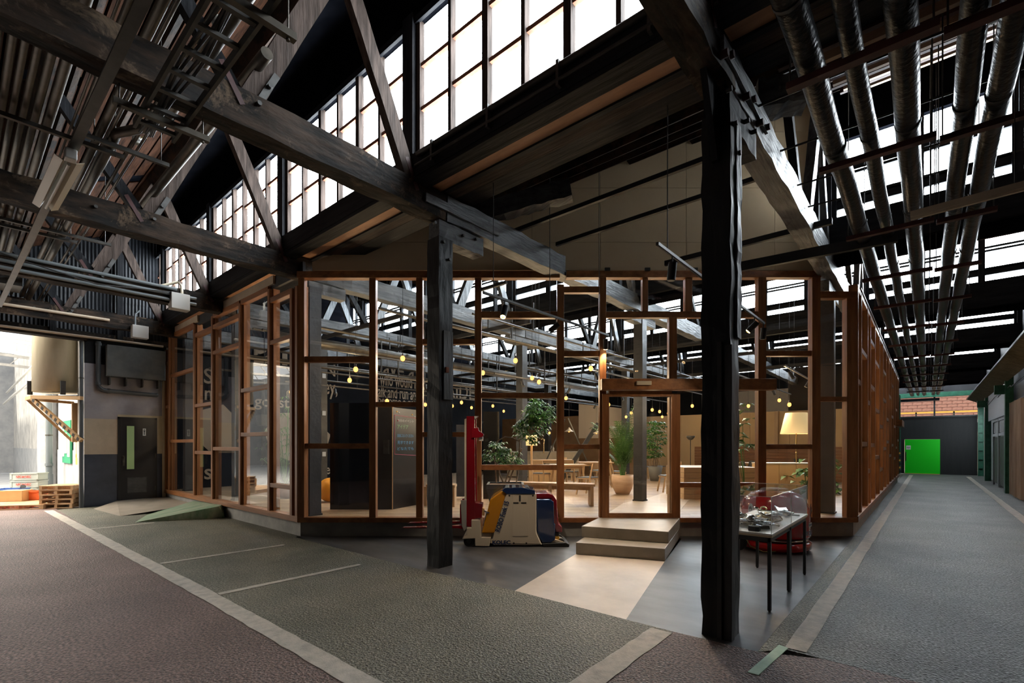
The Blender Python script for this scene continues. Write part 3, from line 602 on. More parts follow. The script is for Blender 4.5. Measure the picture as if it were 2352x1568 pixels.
# ---- right glass wall, plane x = -.99
wx = setting('wall_aisle', (-.99, 18, 0))
ys = [10.5, 11.1, 12.35, 13.0, 14.2, 15.6, 16.9, 18.3, 19.6, 21.0, 22.4, 23.8, 25.2, 26.6]
rl = [(2.75,), (1.62, 3.4), (1.05, 2.5), (1.6, 2.9, 3.9), (1.3, 2.45, 3.6), (.95, 2.1), (1.5, 2.9, 3.7), (1.7, 2.4), (1.25, 3.2), (1.6, 2.6, 3.7), (1.1, 2.3), (1.5, 3.0), (1.8, 2.5)]
for i, y in enumerate(ys):
    link('mullion', MB().box((-1.07, y - .05, .33), (-.93, y + .05, 4.45)), 'cedar_z', wx, bevel=.004)
    if i < 13:
        z_ = .35
        for z in rl[i] + (4.42,):
            link('rail', MB().box((-1.05, y + .05, z - .045), (-.94, ys[i + 1] - .05, z + .045)), 'cedar_y', wx)
            link('pane', MB().box((-1.0, y + .05, z_), (-.992, ys[i + 1] - .05, z - .045)), 'glass', wx); z_ = z + .045
link('bottom_rail', MB().box((-1.08, 10.4, .25), (-.92, 26.7, .35)), 'cedar_y', wx)
link('top_cap', MB().box((-1.08, 10.9, 4.465), (-.92, 26.7, 4.49)), 'galv', wx)
link('concrete_base', MB().box((-1.2, 10.35, 0), (-.99, 26.7, .25)), 'base_concrete', wx)
link('side_header', MB().box((-1.1, 24.2, 2.35), (-.75, 26.4, 2.6)), 'cedar_y', wx)
# ---- room floor and inner walls
rf = setting('floor', (-9, 14, .33));
E = .33
link('boarded_floor', MB().slab([(-16.4, 4.12), (-8.4, 4.12), tuple(cw(-3.7, 8.6, 0))[:2], tuple(cw(5.95, 8.6, 0))[:2], (-1.1, 10.5), (-1.1, 27), (-16.4, 27)], .2, E), 'oak_floor' if 'oak_floor' in MATS else 'oak_x', rf)
link('screed_patch', MB().slab([tuple(onz(1400, 1176, E))[:2], tuple(onz(1556, 1180, E))[:2], tuple(onz(1580, 1150, E))[:2], tuple(onz(1640, 1118, E))[:2], tuple(onz(1560, 1120, E))[:2], tuple(onz(1490, 1143, E))[:2], tuple(onz(1432, 1155, E))[:2]], E, E + .004), 'pale_concrete', rf)
wm = setting('wall_mural', (-16.42, 12, .33))
link('mural_board', MB().box((-16.45, 4.1, E), (-16.40, 20.2, 5.4)), 'mural', wm)
def mtext(s, px0, py0, px1, py1, nm='mural_letter', m='letter'):   # box of the word in the photo: left-bottom .. right-top
    a = onx(px0, py0, -16.385); b = onx(px1, py1, -16.385)
    text(nm, s, m, wm, (-16.385, a.y, a.z), (0, 1, 0), (0, 0, 1), 1, width=max(b.y - a.y, .05), height=max(b.z - a.z, .05), bold=.012)
mtext('N', 534, 826, 557, 792); mtext('B', 583, 834, 619, 785); mtext('I', 648, 838, 660, 800); mtext('T', 664, 842, 690, 796); mtext('N', 748, 862, 770, 838)
mtext('S', 468, 880, 489, 847); mtext('n', 470, 918, 487, 897); mtext('c', 534, 882, 552, 860); mtext('o', 550, 925, 560, 915); mtext('s', 469, 1101, 487, 1076)
mtext('goestik', 584, 940, 690, 915); mtext('ey,', 744, 915, 775, 884)
mtext('have a c', 862, 862, 975, 832); mtext('who would lean', 872, 884, 975, 866); mtext('talk and run and', 862, 911, 962, 894); mtext('become a reality', 868, 930, 975, 919)
mtext('e', 748, 1089, 758, 1073); mtext('LAIDE', 1010, 912, 1090, 884)
for (cx_, cy_, r_, k) in ((500, 985, 40, 6), (660, 1000, 42, 7), (740, 1005, 18, 5)):
    c_ = onx(cx_, cy_, -16.385); R = r_ / F * math.hypot(c_.x, c_.y)
    link('mural_shape', MB().prism([(-16.385, c_.y + 1.1 * R * math.cos(t), c_.z + R * 1.25 * math.sin(t)) for t in [2 * math.pi * i / k + .3 for i in range(k)]], (.003, 0, 0)), 'letter', wm)
wb = setting('wall_room_back', (-7, 20.2, .33))
link('dark_lining', MB().box((-16.4, 27.0, E), (-1.1, 27.1, 5.4)), 'dark_wall', wb)
for i in range(9):
    x0 = -13.2 + i * 1.34; link('beige_panel', MB().box((x0, 20.0, E), (x0 + 1.33, 20.08, 2.85)), 'room_wall', wb)
for x in (-9.5, -6.5, -4.3): link('timber_stud', MB().box((x, 19.9, E), (x + .12, 20.0, 2.85)), 'oak_z', wb)
link('kitchen_board', MB().box((-16.3, 18.2, E), (-11.6, 18.3, 2.9)), 'brown_wall', wb)
link('white_gable', MB().prism([(-11.55, 17.9, 1.9), (-8.6, 17.9, 1.9), (-8.6, 17.9, 2.7), (-9.4, 17.9, 3.1), (-11.55, 17.9, 3.4)], (0, .06, 0)), 'white_wall', wb)
link('kitchen_board', MB().box((-11.55, 17.9, E), (-8.7, 17.96, 1.9)), 'brown_wall', wb)
link('white_upper_wall', MB().box((-9.4, 26.9, 2.8), (-5.2, 26.95, 4.4)), 'white_wall', wb)
# ---- steps
st = thing('concrete_steps', 'two polished concrete steps leading up to the glass door', 'steps', (-3.5, 7.2, 0))
bl = tuple(cw(1.52, 8.42, 0))[:2]; br = tuple(cw(2.93, 8.42, 0))[:2]
link('lower_step', MB().slab([(-3.92, 6.0), (-2.75, 6.44), br, bl], 0, .17), 'step_concrete', st, bevel=.006)
link('upper_step', MB().slab([(-4.09, 6.42), (-2.86, 6.82), (br[0] - .0, br[1]), (bl[0], bl[1])], .17, .34), 'step_concrete', st, bevel=.006)
# ---- ramps by the washroom
r = link('access_ramp', MB().add([(-12.45, 2.50, 0), (-11.75, 3.95, 0), (-13.6, 2.95, 0), (-13.9, 4.0, 0), (-12.0, 4.0, .27), (-14.0, 4.0, .2), (-11.8, 3.85, .26)], [(0, 6, 4, 5, 2), (0, 1, 6), (2, 5, 3), (6, 1, 4)]), 'green_ramp'); tag(r, 'green painted wedge ramp rising to the glass wall base', 'ramp')
r = link('access_ramp', MB().add([(-15.9, 2.35, 0), (-13.8, 2.5, 0), (-13.7, 3.98, .14), (-16.4, 3.98, .14), (-16.4, 2.9, .12)], [(0, 1, 2, 3, 4)]), 'step_concrete'); tag(r, 'low grey concrete ramp in front of the black washroom door', 'ramp')
# ================================================================ aisle end and right side
we = setting('wall_far', (0, 35.4, 0))
link('black_panel', MB().box((.52, 35.4, 0), (2.0, 35.45, 1.93)).box((-1.3, 35.4, 1.93), (2.0, 35.45, 3.15)).box((-1.3, 35.4, 0), (-1.0, 35.45, 1.93)), 'end_black', we)
link('sill_ledge', MB().box((-1.3, 35.35, 3.15), (2.0, 35.5, 3.22)), 'steel_dark', we)
link('window_post', MB().box((-1.3, 35.38, 3.2), (-1.22, 35.5, 4.25)), 'steel_dark', we); link('window_post', MB().box((.25, 35.38, 3.2), (.33, 35.5, 4.25)), 'steel_dark', we)
link('end_beam', MB().box((-1.4, 35.3, 4.05), (.5, 35.5, 4.2)), 'char_x', we); link('end_beam', MB().box((-1.5, 35.2, 4.25), (2.1, 35.5, 4.5)), 'steel_green', we)
link('upper_cladding', MB().box((-17, 35.4, 4.45), (6.4, 35.5, 8)).box((-17, 35.4, 0), (-1.5, 35.5, 4.5)).box((2.25, 35.4, 0), (6.4, 35.5, 4.5)), 'dark_wall', we)
d3 = setting('door_3', (-.25, 35.35, 0))
lf = link('sliding_leaf', MB().box((-.98, 35.33, .02), (.52, 35.38, 1.92)), 'door_green', d3)
link('floor_track', MB().box((-1.0, 35.3, 0), (.5, 35.36, .02)), 'yellow_rail', d3)
link('pull_bar', MB().box((-.945, 35.30, .72), (-.91, 35.33, 1.22)), 'galv', lf); link('notice', MB().box((-.92, 35.322, 1.35), (-.72, 35.33, 1.58)), 'paper', lf)
text('notice_text', 'AR', 'dark_print', lf, (-.9, 35.318, 1.42), (1, 0, 0), (0, 0, 1), .1, width=.16, height=.09)
for x0, x1, nm in ((-1.35, -1.15, 'left'), (1.98, 2.2, 'right')):
    g = thing('steel_column', f'green painted steel column {nm} of the green door', 'column', ((x0 + x1) / 2, 35, 0))
    link('flange', MB().box((x0, 34.7, 0), (x0 + .03, 34.95, 4.4)).box((x1 - .03, 34.7, 0), (x1, 34.95, 4.4)), 'steel_green', g); link('web', MB().box((x0, 34.82, 0), (x1, 34.84, 4.4)), 'steel_green', g)
    for j in range(9): link('stiffener', MB().box((x0 + .02, 34.72, .4 + j * .46), (x1 - .02, 34.94, .42 + j * .46)), 'steel_green', g)
for j in range(6): link('hazard_band', MB().box((-1.36, 34.68, .1 + j * .2), (-1.14, 34.7, .2 + j * .2)), 'yellow_rail' if j % 2 else 'rubber', we)
# brick building seen beyond
bb = thing('brick_building', 'sunlit red brick building seen through the high window above the green door', 'building', (0, 41, 0))
link('mortar_wall', MB().box((-3, 41.1, 0), (6, 41.3, 7)), 'mortar', bb)
br0 = link('brick', MB().box((-2.9, 41.04, 3.2), (-2.435, 41.1, 3.378)), 'brick_red', bb); br0.location = (0, 0, 0)
cnt = 0
for r_ in range(10):
    for c_ in range(16):
        if r_ == c_ == 0: continue
        o = br0.copy(); COL.objects.link(o); o.location = (c_ * .48 + (r_ % 2) * .24, 0, r_ * .2)
link('pale_sill', MB().box((-3, 40.9, 3.0), (6, 41.05, 3.2)), 'paper', bb); link('handrail', MB().box((-3, 40.5, 3.62), (6, 40.56, 3.72)), 'yellow_rail', bb)
for x in (-.6, 1.2, 2.4): link('rail_post', MB().box((x, 40.5, 3.1), (x + .08, 40.58, 3.7)), 'steel_dark', bb)
ct = thing('canvas_curtain', 'pale brown hanging canvas curtain beside the wooden hoarding', 'curtain', (2.05, 21, 0))
pts = []; n = 60
for i in range(n + 1): pts.append((2.06 + .07 * math.sin(i * .9) + random.uniform(-.01, .01), 19.75 + 2.6 * i / n))
mb = MB(); vs = [(x, y, .04) for x, y in pts] + [(x * .99 + .02, y, 2.95) for x, y in pts]
mb.add(vs, [(i, i + 1, n + 2 + i, n + 1 + i) for i in range(n)], True); link('cloth', mb, 'curtain', ct); link('curtain_rail', MB().cyl((2.08, 19.7, 2.97), (2.08, 22.4, 2.97), .02), 'steel_dark', ct)
for i, (y0, y1) in enumerate(((24.0, 25.9), (26.0, 27.9))):
    g = thing('panelled_door', ('nearer' if i == 0 else 'farther') + ' grey glazed door with small panes on the right aisle wall', 'door', (2.05, y0, 0))
    link('door_frame', MB().box((2.03, y0, 0), (2.09, y0 + .08, 2.6)).box((2.03, y1 - .08, 0), (2.09, y1, 2.6)).box((2.03, y0, 1.95), (2.09, y1, 2.05)).box((2.03, y0, 2.52), (2.09, y1, 2.6)), 'panel_grey', g)
    for j in range(4): link('glazed_panel', MB().box((2.06, y0 + .1 + j * .45, .1), (2.08, y0 + .5 + j * .45, 1.92)), 'steel_dark', g); link('top_light', MB().box((2.06, y0 + .1 + j * .45, 2.08), (2.08, y0 + .5 + j * .45, 2.5)), 'alley_grey', g)
link('white_wall_panel', MB().box((2.04, 23.0, 2.65), (2.09, 30, 3.9)), 'panel_grey', wr)
for y in (22.8, 30.2): link('green_post', MB().box((1.95, y, 0), (2.15, y + .25, 4.4)), 'steel_green', wr); link('green_bracket', MB().box((1.7, y + .05, 3.3), (2.15, y + .2, 3.6)), 'steel_green', wr)
# lagged pipes hung over the aisle
PZ = 4.4
pl = [(-.66, .088, 'leftmost thick'), (-.40, .066, 'second, thinner'), (-.13, .088, 'middle thick'), (.235, .078, 'fourth'), (.43, .082, 'rightmost')]
for x, r, w_ in pl:
    t = thing('lagged_pipe', f'{w_} of the black foil-lagged pipes hanging over the right aisle', 'pipe', (x, 3, PZ), group='black lagged pipes over the aisle')
    pts = [(x + .005 * math.sin(y * .9 + x * 9), 1.2 + y * .34, PZ + .008 * math.sin(y)) for y in range(0, 100)]
    link('lagging', MB().tube(pts, [r * random.uniform(.985, 1.015) for _ in pts], 18), 'lagging', t)
    for y in range(3, 34, 2): link('band', MB().cyl((x, y + .4, PZ), (x, y + .43, PZ), r * 1.07), 'black_paint', t)
ORD = 'first second third fourth fifth sixth seventh eighth ninth tenth eleventh twelfth last'.split(); k = -1
for y in (4.1, 5.55, 7.6, 9.7, 11.8, 14.2, 16.6, 19.0, 21.5, 24, 26.5, 29, 31.5):
    k += 1
    for (xa, xb, g_) in ((-.80, .06, 'three left pipes'), (.08, .60, 'two right pipes')):
        h = thing('pipe_hanger', f'dark red steel channel hanger under the {g_}, {ORD[k]} from the camera', 'hanger', (xa, y, PZ - .14), group='red channel hangers under ' + g_)
        y_ = y + (.12 if xa > 0 else 0)
        link('channel', MB().box((xa, y_ - .035, PZ - .15), (xb, y_ + .035, PZ - .10)), 'red_steel', h)
        for x in (xa + .02, xb - .03): link('rod', MB().cyl((x, y_, PZ - .13), (x, y_, RH(y_) + .01), .007, n=6), 'steel_dark', h)
# purlin-level clutter over the aisle: rails, cross beams, conduits
for k in range(0, 5):
    for dy in (.9, 1.9, 2.9, 3.9, 4.9):
        y = 3.85 + P_ * k + dy; z = RH(y) - .14
        if y > 35: continue
        link('red_purlin', MB().box((-1.0, y, z - .08), (6, y + .05, z)), 'red_steel', ceil); link('tan_purlin', MB().box((-.9, y + .45, z + .12), (6, y + .5, z + .2)), 'oak_x', ceil)
for y in (4.9, 5.8, 6.7, 7.4): link('aisle_conduit', MB().cyl((-1.2, y, 4.75), (2.2, y + .1, 4.75), .011, n=8), 'galv_dull', ceil)
link('fluorescent_batten', MB(), 'galv_dull', ceil) if False else None
fb = thing('strip_light', 'long pale strip light batten hanging at the upper right over the aisle', 'light', (1.0, 4.6, 3.6))
pa = onz(2092, 494, 3.65); pb = onz(2400, 412, 3.65)
link('batten_body', MB().bar(pa, pb, .055, .05), 'tan_paint', fb); link('batten_lip', MB().bar(pa - Vector((0, 0, .035)), pb - Vector((0, 0, .035)), .03, .02), 'tan_paint', fb)
for q in (.2, .8): c_ = pa.lerp(pb, q); link('suspension_chain', MB().cyl(c_, c_ + Vector((0, 0, .9)), .004, n=6), 'steel_dark', fb)
sd = thing('smoke_detector', 'small white smoke detector at the top right corner by a pipe', 'detector', onz(2280, 46, 4.6))
c_ = onz(2280, 46, 4.6); link('housing', MB().lathe(c_, [(0, 0), (.05, 0), (.055, .02), (.055, .05), (.02, .06)], 16), 'white_plastic', sd)
# cable tray of wire mesh along the right
tr = thing('cable_tray', 'rusty ribbed sheet tray sloping away above the hoarding', 'tray', (1.5, 15, 3.9))
a_, b_, c_, d_ = onz(2352, 632, 3.95), onz(2168, 925, 3.95), onz(2262, 902, 3.6), onz(2352, 780, 3.7)
a_ = Vector((1.52, 8.0, 3.95)); b_ = Vector((1.52, 34, 3.95)); c_ = Vector((2.0, 34, 3.72)); d_ = Vector((2.0, 8.0, 3.72))
link('tray_sheet', MB().prism([a_, b_, c_, d_], (0, 0, .015)), 'mesh_tray', tr); link('tray_edge', MB().bar(a_, b_, .03, .05), 'galv_dull', tr)
mb = MB()
for i in range(170):
    t = i / 170; mb.bar(a_.lerp(b_, t) - Vector((0, 0, .01)), d_.lerp(c_, t) - Vector((0, 0, .01)), .035, .02)
link('tray_rib', mb, 'mesh_tray', tr)['kind'] = 'stuff'
for i in range(7):
    y = 9 + i * 3.6; link('cable', MB().tube([(2.02, y, 3.5), (1.9, y + 1, 3.35 - .05 * (i % 3)), (2.0, y + 2.2, 3.5), (2.02, y + 3.6, 3.5)], .012, 6), 'steel_dark', tr)
# steel channel crossing above the glass top to the aisle
b = link('steel_channel', MB().bar(onz(1690, 615, 4.35), onz(2062, 543, 4.35), .07, .14), 'black_paint'); tag(b, 'black steel channel crossing behind the thick near column towards the pipes', 'beam')
# battens hanging before the upper wall + track lights
for i, (py, x0, x1) in enumerate(((448, -4.9, -1.4), (521, -4.7, -1.4))):
    y = onz(1400, py, 4.95).y
    b = link('ceiling_batten', MB().box((x0, y - .025, 4.92), (x1, y + .025, 4.98)), 'black_paint'); tag(b, f'{("upper", "lower")[i]} thin black batten crossing before the beige upper wall', 'batten')
yb = onz(1560, 597, 4.7).y
b = link('ceiling_batten', MB().box((-3.4, yb - .03, 4.66), (-1.0, yb + .03, 4.74)), 'black_paint'); tag(b, 'short black bracket bar poking from the beige upper wall by the near column', 'batten')
b = link('ceiling_batten', MB().box((-5.9, 6.0, 4.28), (-5.3, 6.05, 4.33)), 'black_paint'); tag(b, 'short black bracket bar under the grey tie beam beside the left column', 'batten')
def track(px0, py0, px1, py1, z, rods, lamps, lab, grp='track rails', bx=.028, onx_=None):
    a = onz(px0, py0, z); b = onz(px1, py1, z); xm = (a.x + b.x) / 2; a.x = b.x = xm if onx_ is None else onx_
    t = thing('track_rail', lab, 'track light', tuple(a), group=grp)
    link('rail_body', MB().bar(a, b, bx, .03), 'galv_dull' if bx > .02 else 'steel_dark', t); link('rail_slot', MB().bar(a - Vector((0, 0, .017)), b - Vector((0, 0, .017)), .012, .006), 'rubber', t)
    for q in rods: c = a.lerp(b, q); link('rod', MB().cyl(c, (c.x, c.y, RH(c.y) + .02), .005, n=6), 'black_paint', t)
    for i, (q, dx, dy, dz, on) in enumerate(lamps):
        c = a.lerp(b, q); s_ = thing('spotlight', f'black cylinder spotlight {"glowing warm" if on else "switched off"}, on the {lab.split()[0]} outdoor-side rail, {("nearest", "second", "third", "farthest")[i]} one', 'spotlight', tuple(c), group='track spotlights')
        D = Vector((dx, dy, dz)).normalized(); h = c + Vector((0, 0, -.13))
        link('stem', MB().cyl(c, h, .008, n=8).cyl(h - Vector((0, 0, .01)), h + Vector((0, 0, .04)), .014, n=8), 'black_paint', s_)
        link('barrel', MB().cyl(h - D * .05, h + D * .12, .042, n=18), 'black_paint', s_); link('lens', MB().cyl(h + D * .121, h + D * .127, .034, n=16), 'bulb_soft' if on else 'galv_dull', s_)
        if on:
            link('bulb', MB().ball(h + D * .12, .02, 10), 'bulb_glow', s_); spot('spot_lamp', tuple(h + D * .16), tuple(h + D * 2), 45, 75)
track(1110, 671, 1397, 770, 3.5, (.06, .45, .9), ((.13, .1, -.3, -.6, 1), (.5, -.6, -.3, -.5, 0), (.97, -.2, .3, -.8, 1)), 'left grey track rail hanging in front of the glass wall')
track(1507, 560, 1757, 742, 3.5, (.06, .36), ((.09, -.1, 0, -1, 0), (.55, -.2, .2, -.9, 1), (.86, -.5, -.1, -.5, 1), (.99, -.1, .1, -.9, 0)), 'right grey track rail beside the thick near column')
# ================================================================ left ceiling services
rack = lambda px: 248 + .355 * px
for i, (px, r, z) in enumerate(((4, .032, 5.15), (28, .03, 5.15), (53, .03, 5.15), (80, .036, 5.15), (110, .045, 5.15), (158, .012, 5.12), (175, .028, 5.15), (222, .04, 5.15), (238, .018, 5.12), (290, .018, 5.1), (305, .014, 5.1), (-25, .03, 5.15), (-60, .03, 5.15))):
    y = onz(px, rack(px), 5.12).y
    o = link('ceiling_pipe', MB().cyl((-16.3, y, z), (-1.5, y, z), r, n=14), 'galv'); tag(o, ('thin' if r < .02 else 'thick') + f' bare metal pipe, {("third", "fourth", "fifth", "sixth", "seventh", "eighth", "ninth", "tenth", "eleventh", "twelfth", "thirteenth", "second", "first")[i]} counted from the upper left edge', 'pipe', ('thin' if r < .02 else 'thick') + ' bare metal pipes at the upper left')
y = onz(250, rack(250), 5.12).y; y2 = onz(355, 400, 5.12).y
big = thing('offset_pipe', 'bright metal pipe with an angled offset bend near the ladder tray', 'pipe', (-6, y, 5.1))
link('pipe_run', MB().cyl((-16.3, y, 5.1), (-7.0, y, 5.1), .05), 'galv', big); link('pipe_bend', MB().tube([(-7.1, y, 5.1), (-6.9, y, 5.1), (-6.4, y + .28, 5.12), (-6.2, y + .3, 5.12)], .05, 14), 'galv', big); link('pipe_run', MB().cyl((-6.25, y + .3, 5.12), (-1.5, y + .3, 5.12), .05), 'galv', big)
for x in (-7.15, -6.2, -9.5): link('coupling', MB().cyl((x, y + (.3 if x > -6.5 else 0), 5.11), (x + .06, y + (.3 if x > -6.5 else 0), 5.11), .056), 'galv_dull', big)
o = link('ceiling_pipe', MB().cyl((-9.4, 1.9, 5.2), (-4.6, 1.9, 5.2), .055, n=16), 'galv'); tag(o, 'rightmost thick metal pipe at the upper left, below the dark roof purlin', 'pipe')
for k, (x, za, ya, yb) in enumerate(((-7.25, 5.05, -.6, 1.35), (-7.05, 5.05, .95, 1.75), (-10.6, 5.05, -.5, 1.8), (-3.2, 5.05, -.6, 1.6), (-10.9, 5.05, -.5, 1.4))):
    h = thing('pipe_rack', f'galvanised channel carrying the metal pipes, {("longer front", "shorter front", "middle", "nearest", "farther")[k]} one at the upper left', 'rack', (x, ya, za))
    link('channel', MB().box((x - .022, ya, za - .05), (x + .022, yb, za - .005)), 'galv_dull', h)
    for yy in (ya + .1, yb - .08): link('rod', MB().cyl((x, yy, za - .06), (x, yy, roofz(yy) - .05), .006, n=6), 'galv_dull', h)
# ladder tray
LZ = 4.42; lt = thing('ladder_tray', 'pale metal ladder cable tray hanging at the upper left', 'tray', (-4, 1.2, LZ))
for yy in (1.07, 1.36): link('side_rail', MB().box((-5.35, yy - .012, LZ), (-1.2, yy + .012, LZ + .07)), 'cream_plastic' if False else 'galv_dull', lt)
for j in range(14): x = -5.25 + j * .3; link('rung', MB().box((x - .022, 1.08, LZ + .015), (x + .022, 1.35, LZ + .045)), 'galv_dull', lt)
for j, yy in enumerate((1.14, 1.17, 1.2, 1.23)): link('tray_cable', MB().tube([(-5.5 + i * .35, yy + .02 * math.sin(i * 1.3 + j), LZ + .06 + .008 * (j % 2)) for i in range(13)], .012, 7), 'rubber', lt)
for x in (-5.0, -3.3):
    h = thing('tray_hanger', f'perforated bracket with rods holding the {"lower" if x < -4 else "upper"} end of the ladder tray', 'hanger', (x, 1.2, LZ - .04))
    link('channel', MB().box((x - .025, .86, LZ - .05), (x + .025, 1.55, LZ)), 'galv', h)
    for yy in (.9, 1.5): link('rod', MB().cyl((x, yy, LZ - .07), (x, yy, LZ + .38), .006, n=6), 'galv', h); link('nut', MB().cyl((x, yy, LZ - .07), (x, yy, LZ - .055), .014, n=6), 'galv', h)
    link('top_strip', MB().box((x - .02, .86, LZ + .36), (x + .02, 1.55, LZ + .38)), 'galv', h)
# lighting bar and reflector lamp
lb = thing('lighting_bar', 'long flat grey bar running diagonally at the upper left', 'rail', (-8, .68, 4.2))
link('bar_strip', MB().bar((-2.2, .76, 4.22), (-13.2, .60, 4.2), .07, .02), 'galv_dull', lb)
rl_ = thing('reflector_lamp', 'unlit fluorescent lamp with folded white reflector under the flat bar', 'light', (-6.4, .7, 4.1))
for sgn in (-1, 1):
    link('reflector_wing', MB().prism([(-5.75, .69 + sgn * .012, 4.17), (-5.75, .69 + sgn * .045, 4.10), (-5.75, .69 + sgn * .10, 4.13), (-5.75, .69 + sgn * .10, 4.137), (-5.75, .69 + sgn * .045, 4.108), (-5.75, .69 + sgn * .012, 4.178)], (-1.35, -.03, 0)), 'cream_plastic', rl_)
link('tube', MB().cyl((-5.8, .69, 4.10), (-7.05, .66, 4.10), .013), 'white_plastic', rl_); link('end_cap', MB().box((-5.76, .65, 4.10), (-5.66, .73, 4.19)), 'white_plastic', rl_, bevel=.008)
for (px, py, z, lab) in ((500, 62, 5.35, 'round white ceiling sensor seen through the ladder tray'), (316, 331, 5.3, 'round white ceiling sensor between metal pipes, lower left')):
    c_ = onz(px, py, z); t = thing('ceiling_sensor', lab, 'sensor', tuple(c_)); link('housing', MB().lathe(c_, [(0, 0), (.035, 0), (.045, .012), (.03, .03), (.055, .035), (.055, .075), (.03, .085)], 20), 'white_plastic', t)
    link('lead', MB().tube([c_ + Vector((.04, .02, .06)), c_ + Vector((.12, .05, .09)), c_ + Vector((.16, .06, .03))], .006, 6), 'brass', t)
# conduits on the fourth beam with junction boxes
for i, z in enumerate((4.86, 4.74, 4.62)):
    o = link('beam_conduit', MB().cyl((-11.92, -1.9, z), (-11.92, 3.0 + (.45 if i else .1), z), .033, n=12), 'pvc'); tag(o, f'{("upper", "middle", "lower")[i]} of three grey conduits along the tie beam at the left', 'pipe')
jb = thing('junction_box', 'white junction box at the end of the three grey conduits', 'box', tuple(onx(413, 693, -11.9)))
c_ = onx(413, 693, -11.9); link('casing', MB().box((c_.x - .15, c_.y - .17, c_.z - .17), (c_.x + .06, c_.y + .17, c_.z + .17)), 'box_grey', jb, bevel=.008); link('lid', MB().box((c_.x + .06, c_.y - .165, c_.z - .165), (c_.x + .075, c_.y + .165, c_.z + .165)), 'white_plastic', jb, bevel=.006)
link('conduit_bend', MB().tube([(c_.x - .05, c_.y + .05, c_.z + .17), (c_.x - .05, c_.y + .05, c_.z + .36), (c_.x - .05, c_.y - .02, c_.z + .42), (c_.x - .05, c_.y - .35, c_.z + .25)], .028, 10), 'cream_plastic', jb)
link('loose_cable', MB().tube([(c_.x + .05, -.2, 5.0), (c_.x + .08, .8, 4.78), (c_.x + .08, 1.8, 4.62), (c_.x + .05, c_.y - .3, c_.z + .14), (c_.x, c_.y, c_.z + .18)], .011, 6), 'rubber', jb)
o = link('beam_conduit', MB().cyl((-15.5, -1.9, 4.72), (-15.5, 2.6, 4.72), .035, n=12), 'tan_paint'); tag(o, 'single tan pipe along the beam next to the small grey junction box', 'pipe')
o = link('beam_conduit', MB().cyl((-16.25, -2.5, 4.36), (-16.25, 3.9, 4.36), .03, n=12), 'tan_paint'); tag(o, 'lowest tan pipe crossing just above the bright alley opening', 'pipe')
c_ = onx(322, 762, -15.4); jb = thing('junction_box', 'small grey junction box above the washroom duct', 'box', tuple(c_))
link('casing', MB().box((c_.x - .15, c_.y - .17, c_.z - .16), (c_.x + .05, c_.y + .17, c_.z + .16)), 'box_grey', jb, bevel=.008); link('conduit_bend', MB().tube([(c_.x - .03, c_.y - .1, c_.z + .15), (c_.x - .03, c_.y - .1, c_.z + .45), (c_.x - .03, c_.y, c_.z + .55)], .022, 8), 'pvc', jb)
hv = thing('hanging_duct', 'suspended grey square duct section at the far left edge', 'duct', (-14.3, .3, 4.8))
link('duct_body', MB().box((-14.8, -.9, 4.9), (-13.9, .25, 5.25)), 'alley_grey', hv); link('duct_body', MB().box((-15.2, .3, 4.95), (-14.5, 1.0, 5.25)), 'galv_dull', hv)
# ================================================================ bright alley behind the opening
AX = -16.47
wa = setting('wall_alley', (-22, 2.3, 0))
link('alley_wall_core', MB().box((-40, 2.40, 1.45), (-16.75, 2.7, 7.5)), 'alley_wall', wa); link('alley_dado', MB().box((-40, 2.38, 0), (-16.75, 2.7, 1.45)), 'alley_grey', wa)
link('alley_wall_core', MB().box((-40, -8.2, 0), (-16.6, -8, 7)), 'alley_wall', wa); link('alley_end', MB().box((-41, -8, 0), (-40, 2.6, 7)), 'alley_grey', wa)
link('pilaster', MB().box((-17.05, 2.2, 0), (-16.76, 2.4, 4.4)), 'alley_wall', wa); link('pier', MB().box((-24.9, 2.1, 0), (-24.0, 2.4, 5.5)), 'alley_wall', wa)
link('recess_shade_panel', MB().box((-23.2, 2.34, 0), (-22.4, 2.38, 3.6)), 'steel_dark', wa)  # flat dark panel on the wall, a recess's shade put into its colour
link('alley_floor', MB().box((-40, -8, -.03), (-19, 2.3, -.005)), 'alley_grey', floor)
# translucent lean-to roof with trusses
ar = setting('window_7', (-25, -3, 6)); link('roof_glazing', MB().prism([(-17, -8, 6.8), (-17, 1.2, 6.2), (-17, 1.2, 6.22), (-17, -8, 6.82)], (-23, 0, 0)), 'alley_sky', ar)
for x in (-18.5, -21.5, -25, -29): 
    link('lattice_truss', MB().bar((x, -8, 5.9), (x, 2.2, 5.3), .08, .1).bar((x, -8, 5.4), (x, 2.2, 4.9), .08, .1), 'alley_wall', ar)
    for j in range(16): y = -8 + j * .64; link('lattice', MB().bar((x, y, 5.4 - j * .031), (x, y + .32, 5.88 - j * .037), .03, .03), 'alley_wall', ar)
for y in (-1.5, 0, 1.1): link('glazing_rail', MB().box((-40, y, 6.0), (-17, y + .08, 6.12)), 'alley_wall', ar)
area('alley_light', (-20.6, -2.4, 6.0), (0, 0, 0), 8, 8, 3800, (1, .9, .76))
